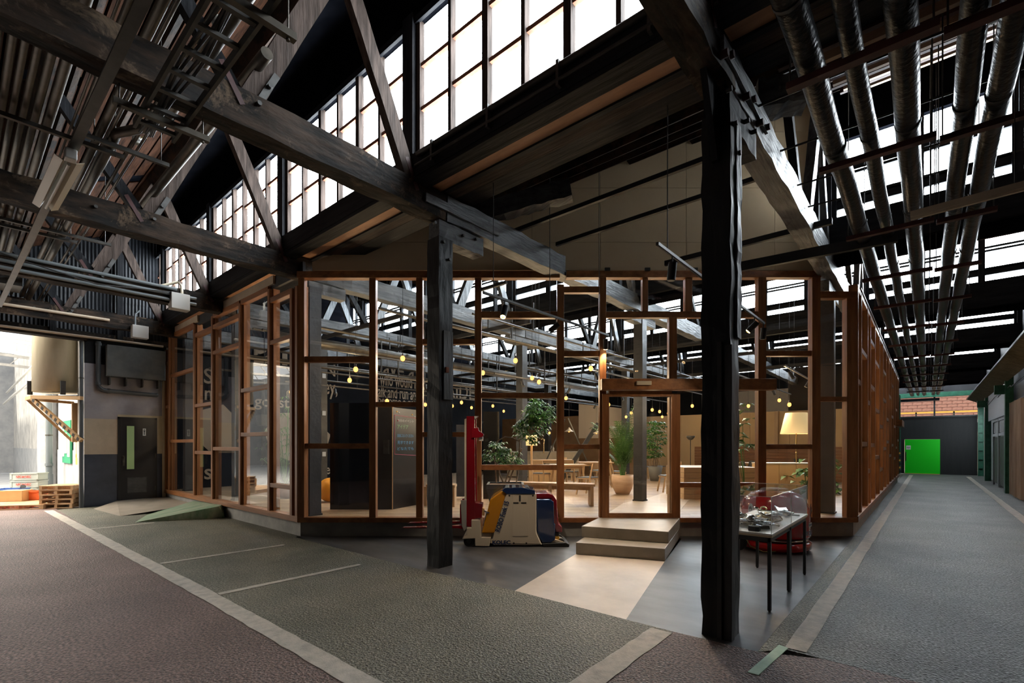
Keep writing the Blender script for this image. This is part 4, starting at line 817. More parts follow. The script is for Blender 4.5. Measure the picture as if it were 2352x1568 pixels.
# tank on its striped bracket
bk = thing('wall_bracket', 'triangular bracket with black and tan hazard stripes carrying the tank', 'bracket', (-17.3, 1.6, 3))
def PD(px, py, d): return ond(px, py, d)
D1 = 12.3
A_ = PD(62, 916, D1 + .3); B_ = PD(188, 914, D1); C_ = PD(187, 1012, D1); A2 = PD(75, 912, D1); 
link('top_beam', MB().bar(A2, B_, .1, .09), 'hazard_tan', bk); link('top_beam', MB().bar(A_, PD(170, 925, D1 + .8), .08, .07), 'hazard_tan', bk); link('end_beam', MB().bar(A_, A2, .08, .08), 'hazard_tan', bk)
link('strut', MB().bar(A2 - Vector((0, 0, .04)), C_, .09, .08), 'hazard_tan', bk); link('strut', MB().bar(A_, PD(165, 1012, D1 + .8), .06, .06), 'hazard_tan', bk); link('wall_plate', MB().bar(PD(172, 925, D1 + .5), PD(172, 1015, D1 + .5), .12, .12), 'hazard_tan', bk)
F_ = Vector((sn, -cs, 0)) * .046
def stripes(a, b, n, h):
    for i in range(n):
        t0 = (i + .15) / n; t1 = (i + .6) / n; d = b - a; u = Vector((0, 0, h)) if abs(d.z) < .5 else Vector((-d.z, 0, d.x)).normalized() * 0 + Vector((0, 0, h * 1.2))
        p0 = a.lerp(b, t0) + F_; p1 = a.lerp(b, t1) + F_; sh = d * (.25 / n)
        link('hazard_stripe', MB().prism([p0 - u, p1 - u, p1 + u + sh, p0 + u + sh], F_ * .06), 'hazard_black', bk)
stripes(A2, B_, 9, .044); stripes(A2 - Vector((0, 0, .04)), C_, 11, .040)
tc = PD(131, 900, 12.75); tk = thing('water_tank', 'tall cream cylindrical tank standing on the striped bracket', 'tank', (tc.x, tc.y, 2.95))
link('drum', MB().lathe((tc.x, tc.y, 0), [(0, 2.98), (.48, 2.98), (.48, 5.4), (.46, 5.5), (0, 5.6)], 36), 'tank', tk)
for a_ in (-.6, .62): p_ = cw(0, 0, 0); q_ = Vector((tc.x, tc.y, 2.93)) + Vector((cs, sn, 0)) * a_ * .7 + Vector((sn, -cs, 0)) * .3; link('tank_lug', MB().box(tuple(q_ - Vector((.05, .05, .03))), tuple(q_ + Vector((.05, .05, .32)))), 'steel_dark', tk)
link('tank_skid', MB().bar(PD(85, 912, D1 + .3), PD(188, 910, D1 + .3), .3, .04), 'steel_dark', tk)
pp = thing('vent_pipe', 'grey plastic vent pipe rising beside the notice boards in the alley', 'pipe', tuple(onz(113, 1139, 0)))
c_ = onz(113, 1139, 0); link('pipe_run', MB().cyl(c_, c_ + Vector((0, 0, 3.2)), .085), 'pvc', pp)
for z, h in ((.35, .35), (.95, .08), (.0, .3)): link('pipe_collar', MB().cyl(c_ + Vector((0, 0, z)), c_ + Vector((0, 0, z + h)), .105), 'pvc', pp)
link('pipe_clip', MB().cyl(c_ + Vector((0, 0, 1.9)), c_ + Vector((0, 0, 1.93)), .095), 'galv', pp)
for (x0, x1, lab, m) in ((-20.9, -19.3, 'green notice board with white papers in the alley behind the grey vent pipe', 'board_green'), (-18.4, -17.9, 'narrow yellow-edged notice board right of the grey vent pipe', 'yellow_rail'), (-27.5, -26.2, 'small pale notice board farther along the alley wall', 'alley_grey')):
    t = thing('notice_board', lab, 'board', (x0, 2.2, 1.3)); link('board', MB().box((x0, 2.33, 1.05), (x1, 2.375, 2.35)), m, t)
    for j in range(3): w_ = (x1 - x0) / 3; link('pinned_paper', MB().box((x0 + w_ * j + .05, 2.315, 1.25 + .1 * (j % 2)), (x0 + w_ * (j + 1) - .06, 2.328, 2.1 - .12 * j)), 'paper', t)
for i, z in enumerate((3.9, 4.15, 3.6)):
    o = link('wall_conduit', MB().cyl((-34, 1.9 - i * .1, z), (-19.2, 1.9 - i * .1, z + .1), .04, n=8), 'white_plastic'); tag(o, f'{("middle", "top", "lowest")[i]} white pipe along the bright alley wall', 'pipe')
o = link('tube_lamp', MB().box((-24.5, 1.7, 3.6), (-23.2, 1.85, 3.7)), 'white_plastic'); tag(o, 'short white tube lamp under the alley wall pipes', 'light')
# pallets, boxes
def pallet(loc, rz, label, first=[None]):
    if first[0] is None:
        T = Matrix.Identity(4); t = thing('pallet', label, 'pallet', (0, 0, 0), group='wooden pallets')
        for j in range(6): link('deck_slat', MB().box((-.55, -.5 + j * .183, .095), (.55, -.5 + j * .183 + .12, .115)), 'pallet', t)
        for x in (-.5, 0, .5): link('stringer', MB().box((x - .045, -.5, .02), (x + .045, .535, .095)), 'pallet', t)
        for y in (-.47, .03, .5): link('base_slat', MB().box((-.55, y - .04, 0), (.55, y + .04, .02)), 'pallet', t)
        first[0] = t; KID[t.name] = kids(t); t.location = loc; t.rotation_euler = (0, 0, rz); WM[t.name] = Matrix.Translation(loc) @ Matrix.Rotation(rz, 4, 'Z'); return t
    return dup(first[0], loc, rz, label)
c1 = onz(77, 1166, 0); c2 = onz(40, 1158, 0); c3 = onz(157, 1160, 0)
R40 = YAW + .25
p1 = pallet((-17.5, 1.36, 0), R40, 'front wooden pallet with red printing on the alley floor')
ed = Vector((-17.5, 1.36, 0)); rt = Vector((math.cos(R40), math.sin(R40), 0)); nr = Vector((math.sin(R40), -math.cos(R40), 0))
text('printed_name', '中古金属地振派センター', 'red_print', p1, tuple(ed + nr * .503 - rt * .42 + Vector((0, 0, .03))), rt, (0, 0, 1), .1, width=.86, height=.062, ext=.004)
pallet((-18.3, .9, 0), R40, 'left wooden pallet under the orange and blue boxes'); pallet((-19.3, 1.65, 0), R40 + .1, 'rear wooden pallet carrying the grey crates'); pallet((-18.2, 1.95, 0), R40, 'middle wooden pallet with small metal parts on it')
for j in range(5): pallet((-16.95, 1.93, j * .1155), R40 + .05 * ((j * 7) % 3 - 1), f'wooden pallet in the stack by the washroom corner, {("bottom", "second up", "middle", "second from top", "top")[j]}').scale = (.66, .62, 1)
def crate(name, px, py, z0, w_, d_, h_, m, lab, dep, rz=R40, cat='box'):
    c = ond(px, py, dep); t = thing(name, lab, cat, (c.x, c.y, z0), rz); T = Matrix.Translation((c.x, c.y, 0)) @ Matrix.Rotation(rz, 4, 'Z')
    mb = MB(T); b = .012
    mb.box((-w_ / 2, -d_ / 2, z0), (w_ / 2, d_ / 2, z0 + b)).box((-w_ / 2, -d_ / 2, z0), (w_ / 2, -d_ / 2 + b, z0 + h_)).box((-w_ / 2, d_ / 2 - b, z0), (w_ / 2, d_ / 2, z0 + h_)).box((-w_ / 2, -d_ / 2, z0), (-w_ / 2 + b, d_ / 2, z0 + h_)).box((w_ / 2 - b, -d_ / 2, z0), (w_ / 2, d_ / 2, z0 + h_))
    link('shell', mb, m, t)
    if name == 'cardboard_box': link('flap', MB(T).box((-w_ / 2, -d_ / 2, z0 + h_), (w_ / 2, -.005, z0 + h_ + .006)), m, t); link('flap', MB(T).box((-w_ / 2, .005, z0 + h_), (w_ / 2, d_ / 2, z0 + h_ + .006)), m, t)
    else: a_, b_ = w_ / 2 + .015, d_ / 2 + .015; link('rim', MB(T).box((-a_, -b_, z0 + h_ - .03), (a_, -b_ + .03, z0 + h_)).box((-a_, b_ - .03, z0 + h_ - .03), (a_, b_, z0 + h_)).box((-a_, -b_, z0 + h_ - .03), (-a_ + .03, b_, z0 + h_)).box((a_ - .03, -b_, z0 + h_ - .03), (a_, b_, z0 + h_)), m, t)
    if name != 'cardboard_box': link('rib', MB(T).box((-w_ / 2 - .01, -d_ / 2 - .01, z0 + .03), (-w_ / 2 + .04, -d_ / 2, z0 + h_ - .02)).box((w_ / 2 - .04, -d_ / 2 - .01, z0 + .03), (w_ / 2 + .01, -d_ / 2, z0 + h_ - .02)), m, t)
    return t, T
for j in range(3):
    t, T = crate('storage_crate', 68, 1100, .115 + j * .225, .66, .45, .215, 'crate_grey', f'pale grey crate lettered in red, {("bottom", "middle", "top")[j]} of the alley stack', 14.4)
    o_ = T @ Vector((-.18, -.243, .115 + j * .225 + .07)); text('crate_lettering', 'NPC⇔NKC', 'red_print', t, tuple(o_), T.to_3x3() @ Vector((1, 0, 0)), (0, 0, 1), .1, width=.36, height=.075, ext=.004, bold=.03)
crate('blue_tub', 27, 1140, .115, .6, .4, .27, 'blue_plastic', 'blue plastic tub behind the brown cardboard box', 13.6); crate('orange_tub', 79, 1143, .115, .42, .38, .24, 'orange_plastic', 'bright orange-red tub beside the cardboard box', 13.2)
crate('cardboard_box', 36, 1146, .115, .52, .4, .28, 'cardboard', 'brown cardboard box standing on the left pallet', 12.9)
c_ = ond(92, 1140, 13.7); o = link('machine_part', MB().lathe((c_.x, c_.y, .115), [(0, 0), (.13, 0), (.13, .1), (.08, .12), (.06, .2), (0, .2)], 18), 'galv'); tag(o, 'round metal machine part on the middle pallet', 'machine part')
c_ = ond(52, 1131, 13.9); o = link('machine_part', MB().box((c_.x - .2, c_.y - .12, .115), (c_.x + .2, c_.y + .12, .3)).cyl((c_.x - .1, c_.y, .3), (c_.x + .15, c_.y, .42), .06), 'steel_dark'); tag(o, 'dark metal machine part between the crates and the blue tub', 'machine part')
# ================================================================ forklift robot (facade-aligned, side on)
Y1, Y2 = 7.6, 8.2
qx = lambda px, d=Y1: (px - CX) * d / F
qz = lambda py, d=Y1: EYE + (HY - py) * d / F
fk = thing('robot_forklift', 'small white, yellow, red and blue driverless forklift by the glass wall', 'forklift', tuple(cw(qx(1180), 7.9, 0)), YAW)
def fpoly(n, pts, d0, d1, m, par=fk, bevel=0, d=Y1): return link(n, MB(TF).prism([(qx(x, d), d0, qz(y, d)) for x, y in pts], (0, d1 - d0, 0)), m, par, bevel=bevel)
body = fpoly('body', [(1128, 1248), (1163, 1134), (1232, 1134), (1232, 1222), (1244, 1250)], Y1, Y2, 'robot_white', bevel=.012)
fpoly('chassis', [(1062, 1237), (1064, 1232), (1072, 1228), (1072, 1211), (1083, 1211), (1083, 1193), (1103, 1193), (1106, 1233), (1128, 1233), (1124, 1254), (1092, 1253), (1091, 1236)], Y1 - .02, Y2, 'robot_white', bevel=.008)
fpoly('skirt', [(1106, 1238), (1133, 1238), (1133, 1252), (1245, 1252), (1245, 1248), (1106, 1247)], Y1 + .03, Y2 - .03, 'robot_white')
fpoly('front_shell', [(1106, 1225), (1118, 1180), (1126, 1146), (1154, 1127), (1163, 1134), (1135, 1225)], Y1 + .02, Y2 - .02, 'robot_yellow', bevel=.02)
fpoly('top_lid', [(1153, 1126), (1158, 1121), (1200, 1119), (1229, 1126), (1229, 1134), (1163, 1134)], Y1 - .01, Y2, 'robot_blue', bevel=.006)
for x in (1160, 1176, 1192, 1206): fpoly('lid_rib', [(x, 1120), (x + 8, 1119), (x + 12, 1125), (x + 3, 1126)], Y1 + .02, Y2 - .05, 'steel_dark')
fpoly('battery_case', [(1232, 1147), (1264, 1147), (1272, 1152), (1273, 1202), (1276, 1204), (1275, 1240), (1266, 1247), (1246, 1247), (1234, 1222)], Y1 + .02, Y2 - .04, 'robot_blue', bevel=.02)
fpoly('rear_cowl', [(1232, 1134), (1260, 1134), (1272, 1138), (1280, 1150), (1284, 1205), (1293, 1212), (1293, 1225), (1278, 1225), (1272, 1205), (1268, 1147), (1232, 1147)], Y1 + .1, Y2 + .02, 'robot_red', bevel=.015)
fpoly('rear_bumper', [(1245, 1248), (1300, 1246), (1308, 1250), (1306, 1260), (1250, 1258)], Y1 - .01, Y2, 'rubber', bevel=.006)
fpoly('bumper_plate', [(1248, 1247), (1276, 1240), (1296, 1246)], Y1 + .05, Y2 - .05, 'robot_white'); fpoly('yellow_sensor', [(1277, 1234), (1286, 1234), (1286, 1241), (1277, 1241)], Y1 + .1, Y1 + .2, 'yellow_rail'); fpoly('beacon_knob', [(1277, 1226), (1285, 1226), (1285, 1234), (1277, 1234)], Y1 + .1, Y1 + .18, 'rubber')
mast = fpoly('mast', [(1071, 1210), (1071, 955), (1089, 955), (1091, 1191), (1083, 1211)], Y1 + .04, Y1 + .16, 'robot_red', bevel=.004); fpoly('mast', [(1071, 1210), (1071, 955), (1089, 955), (1091, 1210)], Y2 - .16, Y2 - .04, 'robot_red', bevel=.004)
fpoly('mast_channel', [(1066, 1150), (1066, 962), (1071, 960), (1071, 1150)], Y1 + .06, Y2 - .06, 'cream_plastic'); fpoly('carriage', [(1058, 1148), (1071, 1148), (1071, 1214), (1066, 1220), (1061, 1208)], Y1, Y2, 'box_grey', bevel=.006)
fpoly('carriage_frame', [(1056, 1160), (1060, 1150), (1060, 1205), (1056, 1200)], Y1 + .02, Y2 - .02, 'robot_red')
fpoly('upper_bracket', [(1082, 982), (1098, 982), (1099, 988), (1111, 997), (1108, 1003), (1097, 1005), (1082, 1005)], Y1 + .02, Y1 + .2, 'robot_red', bevel=.003); fpoly('warning_light', [(1099, 1003), (1109, 1003), (1109, 1012), (1099, 1012)], Y1 + .05, Y1 + .13, 'white_plastic', bevel=.006)
fpoly('cap_plate', [(1089, 955), (1098, 955), (1090, 962)], Y1 + .04, Y1 + .16, 'box_grey'); fpoly('lower_bracket', [(1091, 1155), (1108, 1158), (1106, 1190), (1091, 1192)], Y1 + .04, Y1 + .3, 'robot_red', bevel=.003); fpoly('sensor_head', [(1104, 1166), (1112, 1170), (1112, 1186), (1104, 1184)], Y1 + .08, Y1 + .18, 'cardboard')
link('handle_bar', MB(TF).tube([(qx(1112), Y1 + .05, qz(1174)), (qx(1118), Y1 + .02, qz(1176)), (qx(1124), Y1 + .01, qz(1178))], .012).tube([(qx(1118), Y1 + .03, qz(1177)), (qx(1113), Y1 + .03, qz(1192)), (qx(1108), Y1 + .05, qz(1208))], .008), 'chrome', fk)
for d0, d1 in ((Y1 + .02, Y1 + .12), (Y2 - .12, Y2 - .02)):
    link('fork', MB(TF).prism([(qx(1063), d0, .275), (qx(1063), d0, .335), (qx(1050), d0, .33), (qx(925), d0, .305), (qx(921), d0, .29), (qx(1050), d0, .29)], (0, d1 - d0, 0)), 'robot_red', fk, bevel=.004)
    link('fork_heel', MB(TF).prism([(qx(1061), d0, .28), (qx(1069), d0, .28), (qx(1066), d0, .75), (qx(1061), d0, .75)], (0, d1 - d0, 0)), 'robot_red', fk)
for (x, r, d) in ((1077, .085, Y1 + .02), (1077, .085, Y2 - .1), (1290, .055, Y1 + .1), (1290, .055, Y2 - .15)):
    wq = link('wheel', MB(TF).cyl((qx(x), d, r), (qx(x), d + .07, r), r, n=24), 'rubber', fk); link('hub', MB(TF).cyl((qx(x), d - .006, r), (qx(x), d, r), r * .45, n=16), 'steel_dark', wq)
link('side_hatch', MB(TF).box((qx(1178), Y1 - .006, qz(1231)), (qx(1213), Y1 - .001, qz(1137))), 'robot_white', fk, bevel=.002)
for a in ((1192, 1196, 1137, 1151), (1179, 1191, 1153, 1156), (1197, 1209, 1153, 1156)): link('vent_slot', MB(TF).box((qx(a[0]), Y1 - .009, qz(a[3])), (qx(a[1]), Y1 - .005, qz(a[2]))), 'rubber', body)
for x, y in ((1170, 1138), (1224, 1138), (1180, 1247), (1209, 1247)): link('round_plug', MB(TF).cyl((qx(x), Y1 - .006, qz(y)), (qx(x), Y1, qz(y)), .014, n=14), 'rubber', body)
RV = cw(1, 0, 0); UV = Vector((0, 0, 1))
text('model_lettering', 'ROBO Fork 15', 'navy_print', body, tuple(cw(qx(1148), Y1 - .006, qz(1222))), RV * .30 + UV * .95, RV * -.95 + UV * .30, .1, width=.50, height=.08, bold=.035)
text('maker_lettering', 'KOLEC', 'navy_print', body, tuple(cw(qx(1131), Y1 - .008, qz(1249.5))), RV, UV, .1, width=.285, height=.064, bold=.05)
# ================================================================ red round robot
ac = cw(4.08, 7.52, 0); ag = thing('round_robot', 'round red floor robot with big oval eye behind the display table', 'robot', tuple(ac), YAW)
link('skirt', MB().lathe(ac, [(0, .025), (.47, .025), (.50, .05), (.50, .13), (.47, .15), (0, .15)], 40), 'agv_red', ag); link('bumper_gap', MB().lathe(ac, [(0, .15), (.45, .15), (.45, .22), (0, .22)], 40), 'rubber', ag); link('sensor_ring', MB().lathe(ac, [(.452, .17), (.462, .175), (.462, .195), (.452, .2)], 40), 'chrome', ag)
link('shell', MB().lathe(ac, [(0, .22), (.48, .22), (.49, .24), (.485, .5), (.47, .66), (.42, .78), (.33, .86), (.2, .905), (0, .92)], 48), 'agv_red', ag)
link('top_cap', MB().lathe(ac, [(.2, .906), (.18, .93), (.08, .94), (0, .94)], 30), 'panel_grey', ag)
def on_shell(th, z, r=.488): a = YAW - math.pi / 2 + th; return ac + Vector((r * math.cos(a), r * math.sin(a), z)), Vector((math.cos(a), math.sin(a), 0))
for th, z, r1, r2 in ((1.05, .62, .075, .03), (-1.2, .62, .075, .03)):
    p_, n_ = on_shell(th, z, .474); sd_ = Vector((-n_.y, n_.x, 0))
    def oval(rr, off, m): 
        mb = MB(); mb.prism([p_ + n_ * off + sd_ * rr * .62 * math.cos(t) + Vector((0, 0, rr * 1.3 * math.sin(t))) for t in [i * math.pi / 10 for i in range(20)]], n_ * .006); link('eye', mb, m, ag)
    oval(r1, .006, 'white_print'); oval(r2 + .012, .013, 'rubber'); oval(r2 * .45, .020, 'white_print')
p_, n_ = on_shell(.78, .42); sd_ = Vector((-n_.y, n_.x, 0)); link('name_plate', MB().prism([p_ + sd_ * a + Vector((0, 0, b)) for a, b in ((-.07, -.03), (.07, -.03), (.07, .03), (-.07, .03))], n_ * .006), 'white_print', ag); link('plate_stripe', MB().prism([p_ + n_ * .007 + sd_ * a + Vector((0, 0, b)) for a, b in ((-.05, -.012), (.05, -.012), (.05, .012), (-.05, .012))], n_ * .003), 'navy_print', ag)
for i, ch in enumerate('KOLEC'):
    p_, n_ = on_shell(.50 + i * .125, .27, .492); sd_ = Vector((-n_.y, n_.x, 0)); text('shell_letter', ch, 'navy_print', ag, tuple(p_ + n_ * .002), sd_, (0, 0, 1), .1, width=.045, height=.065, bold=.05)
for th in (-.5, -.1, .3, .75): p_, n_ = on_shell(th, .25, .49); link('screw', MB().cyl(p_, p_ + n_ * .006, .008, n=8), 'chrome', ag)
link('drive_wheel', MB(TF).cyl((3.45, 7.35, .13), (3.45, 7.45, .13), .13), 'rubber', ag); link('cable_loop', MB(TF).tube([(3.52, 7.3, .22), (3.55, 7.2, .1), (3.7, 7.12, .03), (3.85, 7.05, .05)], .008, 6), 'brass', ag)
link('rear_box', MB(TF).box((3.3, 7.35, .3), (3.66, 7.7, .52)), 'box_grey', ag)
# ================================================================ display table with acrylic case
def dtable(y0, y1, lab):
    t = thing('display_table', lab, 'table', (-1.4, y0, 0))
    link('tabletop', MB().box((-1.72, y0, .735), (-1.12, y1, .752)), 'table_white', t); link('edge_ply', MB().box((-1.715, y0 + .003, .715), (-1.125, y1 - .003, .735)), 'table_ply', t)
    link('frame_rail', MB().box((-1.70, y0 + .01, .67), (-1.14, y0 + .04, .715)).box((-1.70, y1 - .04, .67), (-1.14, y1 - .01, .715)).box((-1.16, y0 + .01, .67), (-1.14, y1 - .01, .715)).box((-1.7, y0 + .01, .67), (-1.68, y1 - .01, .715)), 'black_paint', t)
    for x in (-1.70, -1.165):
        for y in (y0 + .01, y1 - .045): link('leg', MB().box((x, y, .015), (x + .03, y + .035, .67)).cyl((x + .015, y + .017, 0), (x + .015, y + .017, .015), .012, n=8), 'black_paint', t)
    return t
dtable(5.10, 6.0, 'front black-legged display table under the clear case'); dtable(6.005, 6.9, 'rear black-legged display table nearest the red robot')
dc = thing('acrylic_case', 'clear acrylic case covering metal parts on the two display tables', 'display case', (-1.4, 6, .752))
t_ = .005
for a, b in (((-1.71, 5.11, .752), (-1.13, 5.11 + t_, 1.10)), ((-1.71, 6.885, .752), (-1.13, 6.885 + t_, 1.10)), ((-1.71, 5.11, .752), (-1.71 + t_, 6.89, 1.10)), ((-1.13 - t_, 5.11, .752), (-1.13, 6.89, 1.10)), ((-1.71, 5.11, 1.10), (-1.13, 6.89, 1.105))): link('clear_panel', MB().box(a, b), 'acrylic', dc)
mat('edge_shine', (.7, .68, .62), rough=.2)
for p_, q_ in (((-1.13, 5.11, .752), (-1.13, 5.11, 1.105)), ((-1.71, 5.11, 1.105), (-1.13, 5.11, 1.105)), ((-1.13, 5.11, 1.105), (-1.13, 6.89, 1.105)), ((-1.13, 6.0, .752), (-1.13, 6.0, 1.105)), ((-1.71, 6.89, 1.105), (-1.13, 6.89, 1.105)), ((-1.13, 6.89, .752), (-1.13, 6.89, 1.105))): link('case_edge', MB().bar(p_, q_, .005, .005), 'edge_shine', dc)
random.seed(3)
for i in range(84):
    x = random.uniform(-1.66, -1.19); y = random.uniform(5.22, 6.0) if i < 70 else random.uniform(6.1, 6.75); a = random.uniform(0, 3.14); kind = i % 4; z = .757 + random.uniform(0, .07)
    t = thing('metal_part', f'{("curved ring", "short headed rod", "flat bracket", "round bushing")[kind]} of {("gold-toned" if (i % 3 == 0 and y > 5.5) else "shiny grey")} metal, {("near end" if y < 5.4 else "front middle" if y < 5.65 else "rear middle" if y < 5.9 else "far end")}, {("left" if x < -1.5 else "right" if x > -1.33 else "centre")} of the clear case', 'metal part', (x, y, .752), a, 'small metal parts in the case')
    T = Matrix.Translation((x, y, z)) @ Matrix.Rotation(a, 4, 'Z') @ Matrix.Rotation(random.uniform(-.7, .7), 4, 'X') @ Matrix.Scale(random.uniform(.9, 1.5), 4); m = 'gold_metal' if (i % 3 == 0 and y > 5.5) else 'chrome'
    if kind == 0: link('ring', MB(T).tube([(.035 * math.cos(q * .524), .035 * math.sin(q * .524), 0) for q in range(13)], .009, 7), m, t)
    elif kind == 1: link('rod', MB(T).cyl((-.06, 0, .01), (.05, 0, .01), .007, n=10).cyl((.05, 0, .01), (.065, 0, .01), .018, n=10), m, t)
    elif kind == 2: link('bracket', MB(T).prism([(-.05, -.02, 0), (.05, -.02, 0), (.05, .02, 0), (-.02, .015, 0), (-.05, .05, 0)], (0, 0, .012)), m, t)
    else: link('bushing', MB(T).lathe((0, 0, 0), [(.014, 0), (.028, 0), (.028, .03), (.014, .03), (.014, 0)], 14), m, t)
for i, (x, y, w_) in enumerate(((-1.30, 5.19, .05), (-1.52, 5.17, .05))):
    o = link('plastic_block', MB().box((x - w_, y - .03, .752), (x + w_, y + .04, .80)), 'rubber', bevel=.006); tag(o, f'black plastic block at the near edge inside the case, {"right" if i == 0 else "left"} one', 'block')
o = link('slim_caliper', MB().box((-1.3, 6.55, .76), (-1.15, 6.58, .775)).box((-1.42, 6.5, .757), (-1.25, 6.62, .80)), 'galv'); tag(o, 'slim metal gauge at the far end inside the case', 'gauge')
# ================================================================ inside the glass room
for (x, y, lab) in ((-8.48, 4.30, 'grey column just inside the glass room left corner'), (-12.08, 4.35, 'dark column inside the left glass wall by the mural letters'), (-15.66, 4.35, 'dark column inside the far left end of the glass wall'),
                    (-4.98, 10.28, 'dark grey column standing past the glass door beside the palm'), (-1.42, 10.75, 'grey column inside the right corner of the glass room'), (-8.5, 10.3, 'grey column behind the leafy planter tree'), (-12.08, 10.3, 'grey column in front of the mural lettering'),
                    (-4.92, 16.35, 'distant grey column right of the palm'), (-1.6, 16.35, 'distant grey column by the large lamp shade'), (-8.5, 16.35, 'distant black column behind the dining tables'), (-12.08, 16.35, 'distant grey column by the kitchen wall')):
    t = thing('room_column', lab, 'column', (x, y, E), group='columns inside the glass room')
    link('shaft', MB().bar((x, y, E), (x, y, 4.45), .22, .22, jit=.003, seg=14, up=(0, 1, 0)), 'room_column', t); link('foot', MB().box((x - .125, y - .125, E), (x + .125, y + .125, E + .03)), 'rubber', t)
    link('corbel', rough(MB(), (x, y - (.6 if y > 5 else .12), 4.44), (x, y + .6, 4.44), .2, .2, 8, .004), 'blue_y', t)
t = thing('steel_post', 'slim grey steel post behind the left glass corner', 'post', (-12.4, 6.55, E)); link('shaft', MB().box((-12.5, 6.45, E), (-12.3, 6.65, 4.4)), 'galv_dull', t)
for z in (1.3, 2.4, 3.4, 4.2): link('fixing_plate', MB().box((-12.3, 6.5, z), (-12.285, 6.6, z + .12)), 'panel_grey', t)
# diagonal steel braces
def rodthing(p, q, r, m, lab, nm='steel_brace', cat='brace'): o = link(nm, MB().bar(p, q, r, r), m); tag(o, lab, cat); return o
rodthing(ond(1286, 1108, 16.0), ond(1374, 972, 16.0), .13, 'room_column', 'thick dark diagonal brace over the dining tables')
rodthing(ond(1305, 960, 16.5), ond(1369, 1106, 16.5), .035, 'steel_dark', 'thin dark diagonal rod crossing behind the dining tables'); rodthing(ond(1236, 1098, 18.2), ond(1298, 962, 18.2), .04, 'black_paint', 'thin black diagonal rod by the kitchen tap')
# conduits and ducts running over the room (along the aisle direction)
random.seed(11)
for i, (x, z, r, m) in enumerate(((-6.3, 4.0, .02, 'galv'), (-6.9, 3.9, .025, 'galv'), (-7.6, 4.1, .03, 'galv'), (-9.6, 4.05, .03, 'galv'), (-10.2, 3.85, .10, 'galv'), (-10.9, 4.1, .025, 'galv'), (-11.4, 4.2, .025, 'galv'), (-11.8, 3.6, .035, 'galv'), (-13.2, 3.9, .03, 'galv'), (-13.6, 4.2, .02, 'galv'), (-14.2, 3.6, .03, 'galv'), (-11.0, 3.35, .02, 'galv'), (-9.0, 3.5, .018, 'galv'), (-14.8, 4.1, .04, 'galv'))):
    y0 = 4.5 if x < -8.6 else (8.2 + (x + 6) * -.5 if False else 7.6)
    y0 = max(4.4, (8.75 + sn * x) / cs + .1)
    o = link('room_conduit', MB().cyl((x, y0, z), (x, 19.5, z), r, n=12), m); tag(o, ('wide silver duct' if r > .05 else 'silver conduit') + ' running high across the glass room', 'duct' if r > .05 else 'pipe', 'silver conduits in the glass room' if r <= .05 else None) if r <= .05 else tag(o, 'wide silver duct running high across the glass room', 'duct')
    for y in (8, 12, 16): link('strap', MB().box((x - .015, y, z), (x + .015, y + .03, 4.6)), 'steel_dark', o)
for i, (y, z) in enumerate(((6.2, 4.3), (7.9, 4.15), (12.6, 4.2), (14.4, 4.1), (17.5, 4.1))):
    x1 = -8.4 if y < 7 else (-6.3 if y < 9 else -1.3)
    o = link('cross_batten', MB().box((-16.2, y, z), (x1, y + .05, z + .09)), 'black_paint'); tag(o, f'black batten crossing the glass room ceiling {("nearest the left wall", "second in", "halfway back", "behind the middle columns", "at the back")[i]}', 'batten')
def rail_room(x, y0, y1, z, lab, lamps):
    t = thing('track_rail', lab, 'track light', (x, y0, z), group='track rails')
    link('rail_body', MB().box((x - .015, y0, z), (x + .015, y1, z + .03)), 'galv', t)
    for q in (.15, .55, .95): y = y0 + (y1 - y0) * q; link('rod', MB().cyl((x, y, z), (x, y, RH(y) + .02), .004, n=5), 'steel_dark', t)
    for i, q in enumerate(lamps):
        y = y0 + (y1 - y0) * q; s_ = thing('spotlight', 'small dark spotlight clipped to a rail inside the glass room', 'spotlight', (x, y, z), group='small spotlights inside the room')
        d = Vector(((-1) ** i * .5, -.2, -1)).normalized(); h = Vector((x, y, z - .09)); link('stem', MB().cyl((x, y, z), h, .007, n=6), 'black_paint', s_); link('barrel', MB().cyl(h - d * .04, h + d * .11, .036, n=12), 'black_paint', s_)
for i, (x, y0, y1, z, la, q) in enumerate(((-3.4, 10.0, 18, 3.25, 'bright rail behind the door header', (.1, .4, .7)), (-5.6, 9.0, 17, 3.25, 'silver rail above the palm', (.05, .2, .5)), (-7.4, 8.0, 18, 3.2, 'silver rail over the leafy planter', (.1, .3, .6)), (-9.4, 6.5, 18, 3.15, 'silver rail beyond the chalkboard', (.1, .35, .6, .8)), (-2.2, 11, 17.5, 3.2, 'silver rail above the large lamp shade', (.1, .4)), (-11.6, 5.2, 18, 3.1, 'silver rail near the mural wall', (.1, .3, .5)))): rail_room(x, y0, y1, z, la, q)
